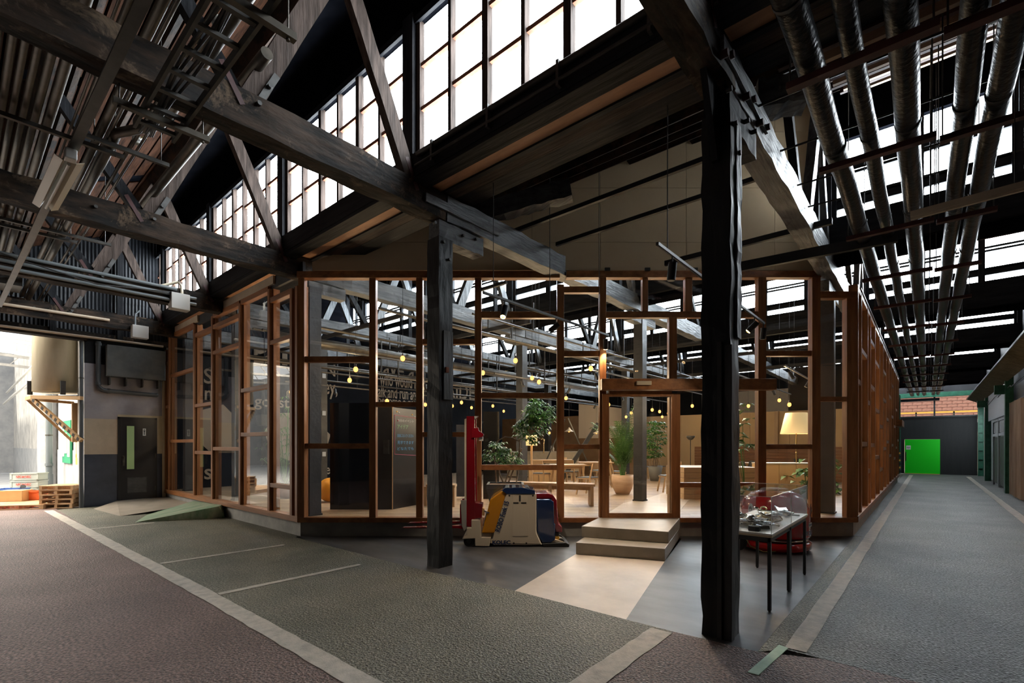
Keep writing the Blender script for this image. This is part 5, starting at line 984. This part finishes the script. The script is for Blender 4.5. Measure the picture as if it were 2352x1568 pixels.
# pendant bulbs
def bulb(px, py, d, i):
    c = ond(px, py, d); t = thing('pendant_bulb', 'bare warm glowing bulb hanging on a thin cord in the glass room', 'light', tuple(c), group='bare hanging bulbs')
    link('glass_globe', MB().ball(c, .042 if d > 12 else .046, 12, (1, 1, 1.2)), 'bulb_glow', t); link('cap', MB().cyl(c + Vector((0, 0, .035)), c + Vector((0, 0, .10)), .018, .014, n=10), 'rubber', t)
    link('cord', MB().cyl(c + Vector((0, 0, .1)), Vector((c.x, c.y, RH(c.y) + .02)), .004, n=5), 'rubber', t)
for i, (px, py, d) in enumerate(((925, 823, 9.4), (817, 848, 9.6), (803, 873, 10.6), (669, 900, 11), (889, 921, 11.5), (977, 929, 12.4), (1039, 932, 14), (1060, 924, 13), (1083, 936, 15.5), (1132, 932, 15), (1157, 944, 17), (1109, 856, 10.4), (1184, 828, 9.8), (1222, 868, 11.4), (1238, 877, 11.0), (1300, 914, 12.2), (1357, 846, 10), (1262, 994, 18), (1398, 929, 13), (1450, 948, 15), (1438, 957, 17), (1498, 941, 14), (1515, 945, 15), (1521, 957, 17.5), (1535, 949, 16), (1719, 932, 13), (1790, 919, 12.5), (1813, 929, 12), (1590, 932, 13.5), (1885, 955, 14))): bulb(px, py, d, i)
for (px, py, d, e) in ((925, 835, 9.4, 60), (817, 860, 10.4, 60), (1100, 900, 12, 80), (1238, 890, 11, 80), (1357, 880, 11.5, 80), (1500, 950, 14, 90), (1790, 925, 12.5, 80), (669, 905, 11, 50), (1290, 985, 16, 80), (1440, 955, 16.5, 80)): point('bulb_light', tuple(ond(px, py, d)), e, r=.12)
for i, (px, py, d) in enumerate(((1307, 991, 15), (1370, 995, 16))):
    c = ond(px, py, d); t = thing('pendant_lamp', f'small cone pendant lamp over the dining tables, {"left" if i == 0 else "right"} one', 'light', tuple(c)); link('shade', MB().lathe(c, [(.15, 0), (.05, .07), (.02, .13), (.015, .13), (.045, .068), (.145, 0)], 20), 'cream_plastic', t); link('globe', MB().ball(c + Vector((0, 0, .01)), .03, 10), 'bulb_glow', t); link('cord', MB().cyl(c + Vector((0, 0, .13)), (c.x, c.y, RH(c.y) + .02), .005, n=5), 'rubber', t)
for (x_, y_) in ((-5.6, 10.0), (-5.6, 13.5), (-7.4, 9.4), (-7.4, 13.0), (-9.4, 9.5), (-3.4, 12.5), (-3.4, 16.0), (-2.2, 12.6), (-9.4, 15.5), (-11.4, 8.5)): spot('track_lamp', (x_, y_, 3.05), (x_ + .3, y_ - .3, .3), 95, 125, (1, .74, .46))
spot('door_spot', tuple(cw(2.0, 7.6, 3.5)), tuple(cw(1.5, 6.3, 0)), 360, 75, (1, .82, .62)); spot('forklift_spot', tuple(cw(-.2, 6.4, 3.4)), tuple(cw(.1, 7.9, .5)), 120, 60, (1, .80, .58))
# partition with chalkboard
t = thing('black_partition', 'tall glossy black partition behind the left glass bay', 'partition', tuple(cw(qx(830, 9.6), 9.6, E)), YAW)
def P9(n, x0, x1, y0, y1, d0, d1, m, par): return link(n, MB(TF).box((qx(x0, d0), d0, max(E, qz(y1, d0))), (qx(x1, d0), d1, qz(y0, d0))), m, par)
P9('panel', 758, 862, 925, 1172, 9.55, 9.65, 'gloss_black', t); P9('panel', 862, 900, 925, 1172, 9.55, 9.65, 'black_paint', t); P9('edge_strip', 900, 902, 930, 1172, 9.54, 9.65, 'oak_z', t)
P9('control_box', 880, 893, 1010, 1042, 9.5, 9.55, 'steel_dark', t)
t2 = thing('chalkboard', 'tall chalkboard partition with coloured chalk writing and pinned magnets', 'board', tuple(cw(qx(901, 9.55), 9.55, E)))
a = cw(qx(902, 9.55), 9.55, 0); bq = onz(962, 1158, E); d_ = (Vector((bq.x, bq.y, 0)) - a); top = qz(935, 9.55)
link('board_panel', MB().prism([(a.x, a.y, E), (bq.x + d_.x * .1, bq.y + d_.y * .1, E), (bq.x + d_.x * .1, bq.y + d_.y * .1, top), (a.x, a.y, top)], tuple(Vector((-d_.y, d_.x, 0)).normalized() * .05)), 'blackboard', t2)
dn = d_.normalized(); nn = Vector((dn.y, -dn.x, 0)) * .004
for i, (s_, v, m, h) in enumerate((('本日のイベント', 2.07, 'white_print', .055), ('アイデア', 1.93, 'chalk_green', .09), ('自由にお入りください', 1.76, 'chalk_blue', .07), ('見学できます', 1.62, 'chalk_blue', .07), ('どなたでも', 1.50, 'chalk_blue', .06))): text('chalk_line', s_, m, t2, tuple(a + nn + dn * .14 + Vector((0, 0, v))), dn, (0, 0, 1), .1, width=d_.length * (.62 if i != 1 else .4), height=h)
for (u0, v0, u1, v1) in ((.06, 1.42, .06, 2.2), (.06, 2.2, .92, 2.17), (.92, 2.17, .92, 1.38), (.92, 1.38, .06, 1.42)): link('chalk_frame', MB().bar(a + nn + d_ * u0 + Vector((0, 0, v0)), a + nn + d_ * u1 + Vector((0, 0, v1)), .006, .008), 'chalk_red', t2)
for i, (u, v) in enumerate(((.14, 2.27), (.22, 2.25), (.18, 2.09), (.72, 2.24), (.82, 2.2), (.88, 2.17))): c = a + nn * 2 + d_ * u + Vector((0, 0, v)); link('magnet', MB().ball(c, .014, 8), ('yellow_rail', 'white_print', 'agv_red')[i % 3], t2)
c_ = onz(758, 1152, E); o = link('yellow_ball', MB().ball((c_.x, c_.y, E + .27), .27, 28), 'ball_yellow'); tag(o, 'large yellow exercise ball behind the black partition', 'ball')
t = thing('storage_cabinet', 'dark tall storage panel behind the planter tree', 'cabinet', tuple(cw(qx(1120, 12), 12, E)), YAW); P9('panel', 1110, 1142, 945, 1148, 11.4, 11.5, 'blackboard', t); P9('metal_edge', 1142, 1146, 945, 1148, 11.4, 11.48, 'galv', t)
t = thing('storage_cabinet', 'dark blue-grey panel behind the forklift mast', 'cabinet', tuple(cw(qx(1055, 11), 11, E)), YAW); P9('panel', 1048, 1072, 975, 1140, 11.4, 11.5, 'navy_paint', t)
# furniture
def bench(name, X0, X1, Y, Yb, zt_, lab):
    t = thing(name, lab, 'bench', tuple(cw((X0 + X1) / 2, Y, E)), YAW); link('seat', MB(TF).prism([(X0, Yb, zt_ - .05), (X1, Y, zt_ - .05), (X1, Y + .38, zt_ - .05), (X0, Yb + .38, zt_ - .05)], (0, 0, .05)), 'oak_x', t)
    for u in (.985, .52, .03):
        x = X0 + (X1 - X0) * u; y = Yb + (Y - Yb) * u; link('leg_panel', MB(TF).box((x - .06, y, E), (x, y + .36, zt_ - .05)), 'oak_z', t)
    link('apron', MB(TF).prism([(X0 + .05, Yb + .15, zt_ - .14), (X1 - .05, Y + .15, zt_ - .14), (X1 - .05, Y + .18, zt_ - .14), (X0 + .05, Yb + .18, zt_ - .14)], (0, 0, .09)), 'oak_x', t); return t
bench('wooden_bench', -.1, 1.72, 10.0, 10.6, .79, 'long pale wooden bench behind the forklift'); bench('wooden_bench', -1.8, -1.17, 9.9, 10.1, .78, 'short wooden bench end beside the chalkboard')
def chair_at(X, Y, rz, lab, grp='wooden chairs', dark=False):
    key = 'd' if dark else 'w'
    if key not in CH:
        t = thing('dining_chair', lab, 'chair', (0, 0, 0), 0, grp); wz = 'chair_dark' if dark else 'oak_z'
        link('seat', MB().prism([(-.2, -.2, .43), (.2, -.2, .43), (.18, .2, .44), (-.18, .2, .44)], (0, 0, .025)), 'chair_dark' if dark else 'seat_grey', t)
        link('seat_frame', MB().prism([(-.21, -.21, .40), (.21, -.21, .40), (.19, .21, .41), (-.19, .21, .41)], (0, 0, .028)), wz, t)
        for x in (-.18, .18): link('leg', MB().bar((x * 1.12, -.24, 0), (x, -.17, .41), .03, .035), wz, t); link('leg', MB().bar((x * 1.1, .26, 0), (x, .18, .42), .03, .035), wz, t); link('back_post', MB().bar((x, .18, .42), (x * .95, .27, .80), .028, .035), wz, t)
        link('backrest', MB().prism([(-.20, .245, .66), (.20, .245, .66), (.185, .275, .82), (-.185, .275, .82)] if not dark else [(-.20, .19, .46), (.20, .19, .46), (.185, .275, .82), (-.185, .275, .82)], (0, .018, .0)), wz, t)
        CH[key] = t; KID[t.name] = kids(t); r = t
        c = cw(X, Y, E); t.location = c; t.rotation_euler = (0, 0, YAW + rz); return t
    return dup(CH[key], tuple(cw(X, Y, E)), YAW + rz, lab)
CH = {}
def XY(px, d): return (px - CX) * d / F
for px, d, rz, lab in ((1352, 12.4, -2.4, 'wooden chair with grey seat, nearest one beside the bench'), (1243, 14.2, 2.6, 'wooden chair with its back seen above the bench left part'), (1310, 15.1, 2.7, 'wooden chair behind the left dining table'), (1536, 13.2, -1.5, 'wooden chair right of the grey column past the door'), (1375, 15.9, -1.2, 'wooden chair behind the right dining table'), (1490, 18.6, .4, 'wooden chair left behind the grey plant pot'), (1512, 19.0, .2, 'wooden chair right behind the grey plant pot'), (1422, 15.2, 1.4, 'wooden chair half hidden behind the palm pot'), (1296, 17.4, .2, 'wooden chair at the far kitchen table')): chair_at(XY(px, d), d, rz, lab)
for px, d, rz, lab in ((1712, 13.8, -1.4, 'dark grey chair just right of the thick near column'), (1730, 13.2, .9, 'dark grey chair nearest the right glass mullion'), (1850, 16, .5, 'dark grey chair behind the beige cabinet')): chair_at(XY(px, d), d, rz, lab, 'dark grey chairs', True)
def table_at(X, Y, w_, dp, lab, h=.68, rz=0):
    T = TF @ Matrix.Translation((X, Y, E)) @ Matrix.Rotation(rz, 4, 'Z'); t = thing('dining_table', lab, 'table', tuple(cw(X, Y, E)), YAW + rz)
    link('tabletop', MB(T).box((-w_ / 2, -dp / 2, h), (w_ / 2, dp / 2, h + .035)), 'oak_x', t)
    for x in (-1, 1):
        for y in (-1, 1): link('leg', MB(T).bar((x * (w_ / 2 - .04), y * (dp / 2 - .05), 0), (x * (w_ / 2 - .12), y * (dp / 2 - .1), h), .05, .07), 'oak_z', t)
    link('apron', MB(T).box((-w_ / 2 + .1, -dp / 2 + .08, h - .08), (w_ / 2 - .1, -dp / 2 + .1, h)).box((-w_ / 2 + .1, dp / 2 - .1, h - .08), (w_ / 2 - .1, dp / 2 - .08, h)), 'oak_x', t); return t
table_at(XY(1304, 14), 14.0, 1.0, .8, 'left wooden dining table behind the bench'); table_at(XY(1368, 14.8), 14.9, 1.0, .8, 'right wooden dining table partly hidden by the door mullion', .72); table_at(XY(1270, 17.2), 17.2, 1.6, .7, 'long wooden table at the kitchen', .72); table_at(XY(1718, 14.4), 14.4, .8, .7, 'small wooden table between the dark grey chairs', .72)
def cab(nm, px0, px1, d, dp, h, m, lab, cat, doors=2, top='table_white'):
    t = thing(nm, lab, cat, tuple(cw(XY((px0 + px1) / 2, d), d, E)), YAW); X0, X1 = XY(px0, d), XY(px1, d)
    link('body', MB(TF).box((X0, d + .02, E + .04), (X1, d + dp, E + h)), m, t); link('plinth', MB(TF).box((X0 + .02, d + .05, E), (X1 - .02, d + dp - .02, E + .04)), 'rubber', t)
    for i in range(doors): w_ = (X1 - X0) / doors; link('door', MB(TF).box((X0 + i * w_ + .004, d, E + .05), (X0 + (i + 1) * w_ - .004, d + .02, E + h - .01)), m, t)
    link('worktop', MB(TF).box((X0 - .01, d - .01, E + h), (X1 + .01, d + dp, E + h + .025)), top, t); return t
cab('low_cabinet', 1750, 1868, 12.1, .5, .80, 'cabinet_wood', 'pale wooden cabinet with white top behind the right mullions', 'cabinet', 3)
cab('kitchen_unit', 1215, 1296, 15.2, .6, .62, 'cabinet_wood', 'honey wood cabinet on castors behind the bench', 'cabinet', 1, 'cabinet_wood')
kc = cab('kitchen_counter', 1165, 1330, 19.0, .6, 1.0, 'step_concrete', 'grey concrete kitchen counter at the back', 'counter', 2, 'base_concrete')
o = link('kitchen_tap', MB().tube([ond(1249, 1041, 19), ond(1249, 1020, 19), ond(1250, 1010, 19), ond(1246, 1006, 19), ond(1243, 1009, 19)], .03, 8), 'gold_metal'); tag(o, 'curved brass tap on the kitchen counter', 'tap')
for i, px in enumerate((1266, 1271)): c = ond(px, 1042, 19.0); o = link('glass_bottle', MB().lathe((c.x, c.y, E + 1.025), [(0, 0), (.035, 0), (.035, .12), (.012, .17), (.012, .22), (0, .22)], 12), 'white_plastic'); tag(o, f'small clear bottle beside the tap, {"left" if i == 0 else "right"} one', 'bottle')
# big planked plinth
t = thing('planked_plinth', 'large plinth of stacked pale planks right of the door', 'plinth', tuple(cw(4.9, 11.6, E)), YAW)
for j in range(6): link('plank', MB(TF).box((4.02, 11.3, E + j * .125 + .003), (5.75, 12.6, E + (j + 1) * .125 - .003)), 'oak_x', t, bevel=.004)
t = thing('low_platform', 'low wooden platform in front of the planked plinth', 'platform', tuple(cw(4.3, 9.6, E)), YAW); link('deck', MB(TF).prism([(3.75, 8.9, E), (5.3, 8.9, E), (5.3, 10.0, E), (4.0, 9.9, E)], (0, 0, .06)), 'oak_x', t)
wp = thing('slatted_screen', 'horizontal dark oak slatted screen against the beige back wall', 'screen', tuple(cw(6.5, 18.5, E)))
for j in range(11): link('slat', MB().bar((-7.2, 19.8, E + .06 + j * .11), (-2.2, 19.8, E + .06 + j * .11), .03, .1), 'cedar_x', wp)
# lamps
def floorlamp(px, ytop, ybot, half0, half1, d, lab, polem, shade=True):
    c = ond(px, ybot, d); zt_ = EYE + (HY - ytop) * d / F; zb = EYE + (HY - ybot) * d / F; t = thing('floor_lamp', lab, 'lamp', (c.x, c.y, E)); k = d / F
    link('base', MB().lathe((c.x, c.y, E), [(0, 0), (.15, 0), (.15, .02), (.02, .035), (0, .035)], 24), polem, t); link('pole', MB().cyl((c.x, c.y, E + .03), (c.x, c.y, zb + .05), .014 if polem == 'brass' else .03, n=12), polem, t)
    link('lamp_shade', MB().lathe((c.x, c.y, 0), [(half1 * k, zb), (half0 * k, zt_), (half0 * k - .006, zt_), (half1 * k - .006, zb)], 32), 'skin_linen', t); link('bulb', MB().ball((c.x, c.y, (zt_ + zb) / 2 - .03), .045, 12), 'bulb_soft', t); link('switch', MB().ball((c.x, c.y, (zb + E) / 2 + .3), .025, 8), polem, t)
    point('lamp_bulb', (c.x, c.y, (zt_ + zb) / 2), 30, (1, .72, .4), .06)
floorlamp(1829, 948, 996, 22, 33, 12.3, 'large floor lamp with glowing cream shade and brass pole', 'brass'); floorlamp(1221, 999, 1023, 13, 13, 12.8, 'floor lamp with drum shade and wooden pole behind the planter tree', 'oak_z'); floorlamp(1806, 1010, 1021, 5, 8, 19, 'small distant table-height lamp left of the large glowing lamp', 'brass')
c = ond(1586, 1010, 15); t = thing('uplighter', 'slim black floor lamp with tilted bowl before the beige wall', 'lamp', (c.x, c.y, E)); link('base', MB().lathe((c.x, c.y, E), [(0, 0), (.13, 0), (.13, .02), (0, .03)], 20), 'rubber', t); link('pole', MB().cyl((c.x, c.y, E), (c.x, c.y, 1.75), .012, n=8), 'rubber', t); link('bowl', MB().lathe((c.x, c.y, 1.75), [(.01, 0), (.07, .03), (.12, .09), (.13, .14), (.12, .14), (.06, .05)], 20), 'steel_dark', t)
# plants
def leafcluster(mb, c, n, L, wd, up=.3, rnd=random):
    for i in range(n):
        a = 2 * math.pi * i / n + rnd.uniform(-.2, .2); dz = rnd.uniform(-.35, up); d = Vector((math.cos(a), math.sin(a), dz)).normalized(); s = Vector((-math.sin(a), math.cos(a), 0)) * wd / 2; l = L * rnd.uniform(.75, 1.1)
        m = c + d * l * .5 + Vector((0, 0, .02)); e = c + d * l + Vector((0, 0, -.25 * l)); b = c + d * l * .15
        mb.add([b, m + s, e, m - s], [(0, 1, 2, 3)])
def branch(p, q, k=5, bend=.1): p = Vector(p); q = Vector(q); return [p.lerp(q, i / k) + Vector((random.uniform(-bend, bend), random.uniform(-bend, bend), 0)) * math.sin(math.pi * i / k) for i in range(k + 1)]
random.seed(5)
D = 9.3; pc = ond(1161, 1110, D); pl_ = thing('potted_umbrella_tree', 'leafy umbrella tree with twisted trunks in a grey square planter', 'plant', (pc.x, pc.y, E), YAW)
T = TF @ Matrix.Translation((XY(1161, D), D, 0)); zt_ = .87
link('planter_box', MB(T).add([(-.25, -.25, E), (.25, -.25, E), (.25, .25, E), (-.25, .25, E), (-.35, -.35, zt_ - .08), (.35, -.35, zt_ - .08), (.35, .35, zt_ - .08), (-.35, .35, zt_ - .08)], [(0, 3, 2, 1), (0, 1, 5, 4), (1, 2, 6, 5), (2, 3, 7, 6), (3, 0, 4, 7), (4, 5, 6, 7)]), 'planter', pl_)
link('planter_rim', MB(T).box((-.35, -.35, zt_ - .08), (.35, -.31, zt_)).box((-.35, .31, zt_ - .08), (.35, .35, zt_)).box((-.35, -.31, zt_ - .08), (-.31, .31, zt_)).box((.31, -.31, zt_ - .08), (.35, .31, zt_)), 'planter', pl_); link('soil', MB(T).box((-.31, -.31, zt_ - .04), (.31, .31, zt_ - .03)), 'soil', pl_)
mb = MB()
for pts in (((1140, 1108), (1137, 1060), (1134, 1030), (1143, 1012), (1160, 1003), (1176, 1005), (1190, 1012), (1204, 1004), (1216, 990), (1222, 972)), ((1156, 1108), (1148, 1090), (1146, 1075), (1138, 1055)), ((1160, 1108), (1172, 1075), (1186, 1058), (1192, 1040), (1194, 1020), (1192, 1008)), ((1186, 1108), (1190, 1085), (1188, 1062), (1178, 1054), (1168, 1056)), ((1168, 1108), (1178, 1082), (1190, 1050), (1198, 1030)), ((1222, 972), (1228, 955), (1236, 940)), ((1222, 972), (1240, 968), (1252, 962)), ((1134, 1030), (1128, 1040), (1120, 1050))):
    mb.tube([ond(x, y, D + .05 * math.sin(x)) for x, y in pts], [.016 - .001 * i for i in range(len(pts))], 7)
link('trunk', mb, 'bark', pl_)
mb = MB(); mb2 = MB()
for (x, y, sp, n) in ((1236, 925, 14, 12), (1228, 950, 26, 34), (1215, 968, 26, 30), (1252, 958, 20, 22), (1262, 940, 10, 8), (1200, 988, 24, 22), (1240, 985, 18, 14), (1145, 1040, 24, 26), (1165, 1050, 24, 24), (1135, 1022, 8, 5), (1120, 1050, 12, 9), (1188, 1060, 14, 12), (1195, 974, 8, 5), (1222, 1005, 14, 10)):
    for q in range(n):
        c = ond(x + random.gauss(0, sp * .5), y + random.gauss(0, sp * .45), D + random.gauss(0, .16)); leafcluster(mb2 if (y < 960 and random.random() < .5) or random.random() < .15 else mb, c, 7, .13, .042)
link('foliage', mb, 'leaf', pl_)['kind'] = 'stuff'; link('foliage', mb2, 'leaf_bright', pl_)['kind'] = 'stuff'
def pot(t, c, prof, m): link('pot', MB().lathe((c.x, c.y, E), prof, 32), m, t); link('soil', MB().lathe((c.x, c.y, E + prof[-1][1] - .04), [(0, 0), (prof[-2][0] * .96, 0)], 24), 'soil', t)
c = onz(1430, 1134, E); t = thing('potted_palm', 'tall feathery palm in a round terracotta pot left of the room column', 'plant', (c.x, c.y, E)); pot(t, c, [(0, 0), (.17, 0), (.24, .14), (.285, .32), (.28, .5), (.25, .5), (.25, .46)], 'terracotta')
mbs = MB(); mbl = MB()
for i in range(34):
    a = random.uniform(0, 6.28); L = random.uniform(.9, 1.75) if i else 2.35; lean = random.uniform(.12, .62) if i else .25; pts = []
    for q in range(11): u = q / 10; rr = lean * L * (.12 * u + .88 * u ** 2.0); zz = L * (u - .35 * lean * u ** 3); pts.append(Vector((c.x + .05 * math.cos(a * 3) + rr * math.cos(a), c.y + .05 * math.sin(a * 3) + rr * math.sin(a), E + .45 + zz)))
    mbs.tube(pts, .008, 5)
    for q in range(20):
        u = .3 + .7 * q / 20; k = u * 10; j = int(k); p_ = pts[min(j, 9)].lerp(pts[min(j + 1, 10)], k - j); d = (pts[min(j + 1, 10)] - pts[max(j - 1, 0)]).normalized(); s = d.cross(Vector((0, 0, 1))).normalized()
        for sg_ in (-1, 1): e = p_ + (s * sg_ * .8 + d * .55 + Vector((0, 0, -.35))) * .26 * (1.1 - u * .5); m_ = p_.lerp(e, .5) + Vector((0, 0, .025)); w_ = d * .011; mbl.add([p_, m_ + w_, e, m_ - w_], [(0, 1, 2, 3)])
link('frond_stem', mbs, 'leaf', t)['kind'] = 'stuff'; link('frond', mbl, 'leaf', t)['kind'] = 'stuff'
c = onz(1505, 1104, E); t = thing('potted_rubber_tree', 'bushy dark-leaved tree in a tapered grey pot right of the room column', 'plant', (c.x, c.y, E)); pot(t, c, [(0, 0), (.17, 0), (.2, .2), (.25, .52), (.23, .52), (.23, .48)], 'pot_grey')
mb = MB()
for a in (0, 2, 4): mb.tube(branch((c.x + .04 * math.cos(a), c.y + .04 * math.sin(a), E + .45), (c.x + .12 * math.cos(a), c.y + .12 * math.sin(a), 1.9), 5, .06), .018, 6)
link('trunk', mb, 'bark', t); mb = MB()
for q in range(110): a = random.uniform(0, 6.28); r_ = .4 * math.sqrt(random.random()); z = random.uniform(1.15, 2.45); r_ *= .65 if z < 1.6 else 1; leafcluster(mb, Vector((c.x + r_ * math.cos(a), c.y + r_ * math.sin(a), z)), 6, .17, .07)
link('foliage', mb, 'leaf', t)['kind'] = 'stuff'
for (px, py, d, n, sp, lab, ph) in ((1852, 1092, 11.5, 26, .30, 'large-leaved plant low beside the pale cabinet', .9), (1710, 985, 11.0, 12, .22, 'big round-leaved plant peeping out behind the thick near column', 1.6), (655, 990, 11.5, 60, .35, 'bamboo-like plant inside the left glass wall', 1.5), (1910, 1085, 12.6, 18, .26, 'large-leaved plant behind the right corner column', .9)):
    c = ond(px, py, d); t = thing('potted_plant', lab, 'plant', (c.x, c.y, E)); link('pot', MB().lathe((c.x, c.y, E), [(0, 0), (.12, 0), (.16, .28), (.14, .28), (0, .25)], 20), 'pot_grey', t); mb = MB(); ms = MB()
    for q in range(n):
        e = c + Vector((random.gauss(0, sp * .7), random.gauss(0, sp * .7), random.gauss(0, sp)));
        if q % 3 == 0: ms.tube([(c.x, c.y, E + .25), ((c.x + e.x) / 2, (c.y + e.y) / 2, (E + e.z) / 2 + .2), tuple(e)], .007, 5)
        leafcluster(mb, e, 3 if n < 50 else 6, .24 if n < 50 else .16, .15 if n < 50 else .02, .1)
    link('stem', ms, 'leaf', t); link('foliage', mb, 'leaf', t)['kind'] = 'stuff'
t = thing('wall_speaker', 'black square loudspeaker hanging inside the left glass wall', 'speaker', tuple(ond(607, 965, 12.5))); c = ond(607, 965, 12.5); link('cabinet', MB().box((c.x - .16, c.y - .14, c.z - .14), (c.x + .16, c.y + .14, c.z + .14)), 'rubber', t, bevel=.01); link('hanger', MB().cyl((c.x, c.y, c.z + .14), (c.x, c.y, RH(c.y) + .02), .01, n=6), 'rubber', t)

# ---------------------------------------------------------------- tell look-alikes apart by what they hang over
def topx(v):
    X = cs * v.x + sn * v.y; Y = -sn * v.x + cs * v.y
    return CX + F * X / Y, HY - F * (v.z - EYE) / Y
MARK = [(520, 'the left glass wall'), (690, 'the left glass corner post'), (790, 'the black partition'), (905, 'the chalkboard'), (1010, 'the left black column'), (1095, 'the forklift mast'), (1160, 'the umbrella tree'), (1235, 'the drum-shade lamp'), (1310, 'the dining tables'), (1430, 'the palm'), (1510, 'the rubber tree'), (1600, 'the planked plinth'), (1720, 'the dark grey chairs'), (1830, 'the large glowing lamp'), (1910, 'the right corner post')]
ORDS = ['highest', 'second highest', 'third highest', 'fourth highest', 'fifth highest', 'sixth highest', 'seventh highest']
for grp, base in (('bare hanging bulbs', 'bare warm bulb'), ('small spotlights inside the room', 'small dark rail spotlight')):
    bins = {}
    for o in COL.objects:
        if o.parent is None and o.get('group') == grp:
            px, py = topx(WM[o.name].to_translation()); m_ = min(MARK, key=lambda q: abs(q[0] - px))[1]; bins.setdefault(m_, []).append((py, o))
    for m_, l in bins.items():
        l.sort(key=lambda q: q[0])
        for i, (py, o) in enumerate(l): o['label'] = f'{base} in line with {m_}' + (f', {ORDS[min(i, 6)]} there' if len(l) > 1 else '')
l = sorted([o for o in COL.objects if o.parent is None and o.get('group') == 'silver conduits in the glass room'], key=lambda o: o.location.x)
for o, w_ in zip(l, ORD + ['last but none']): o['label'] = f'silver conduit high in the glass room, {w_} from the mural wall'
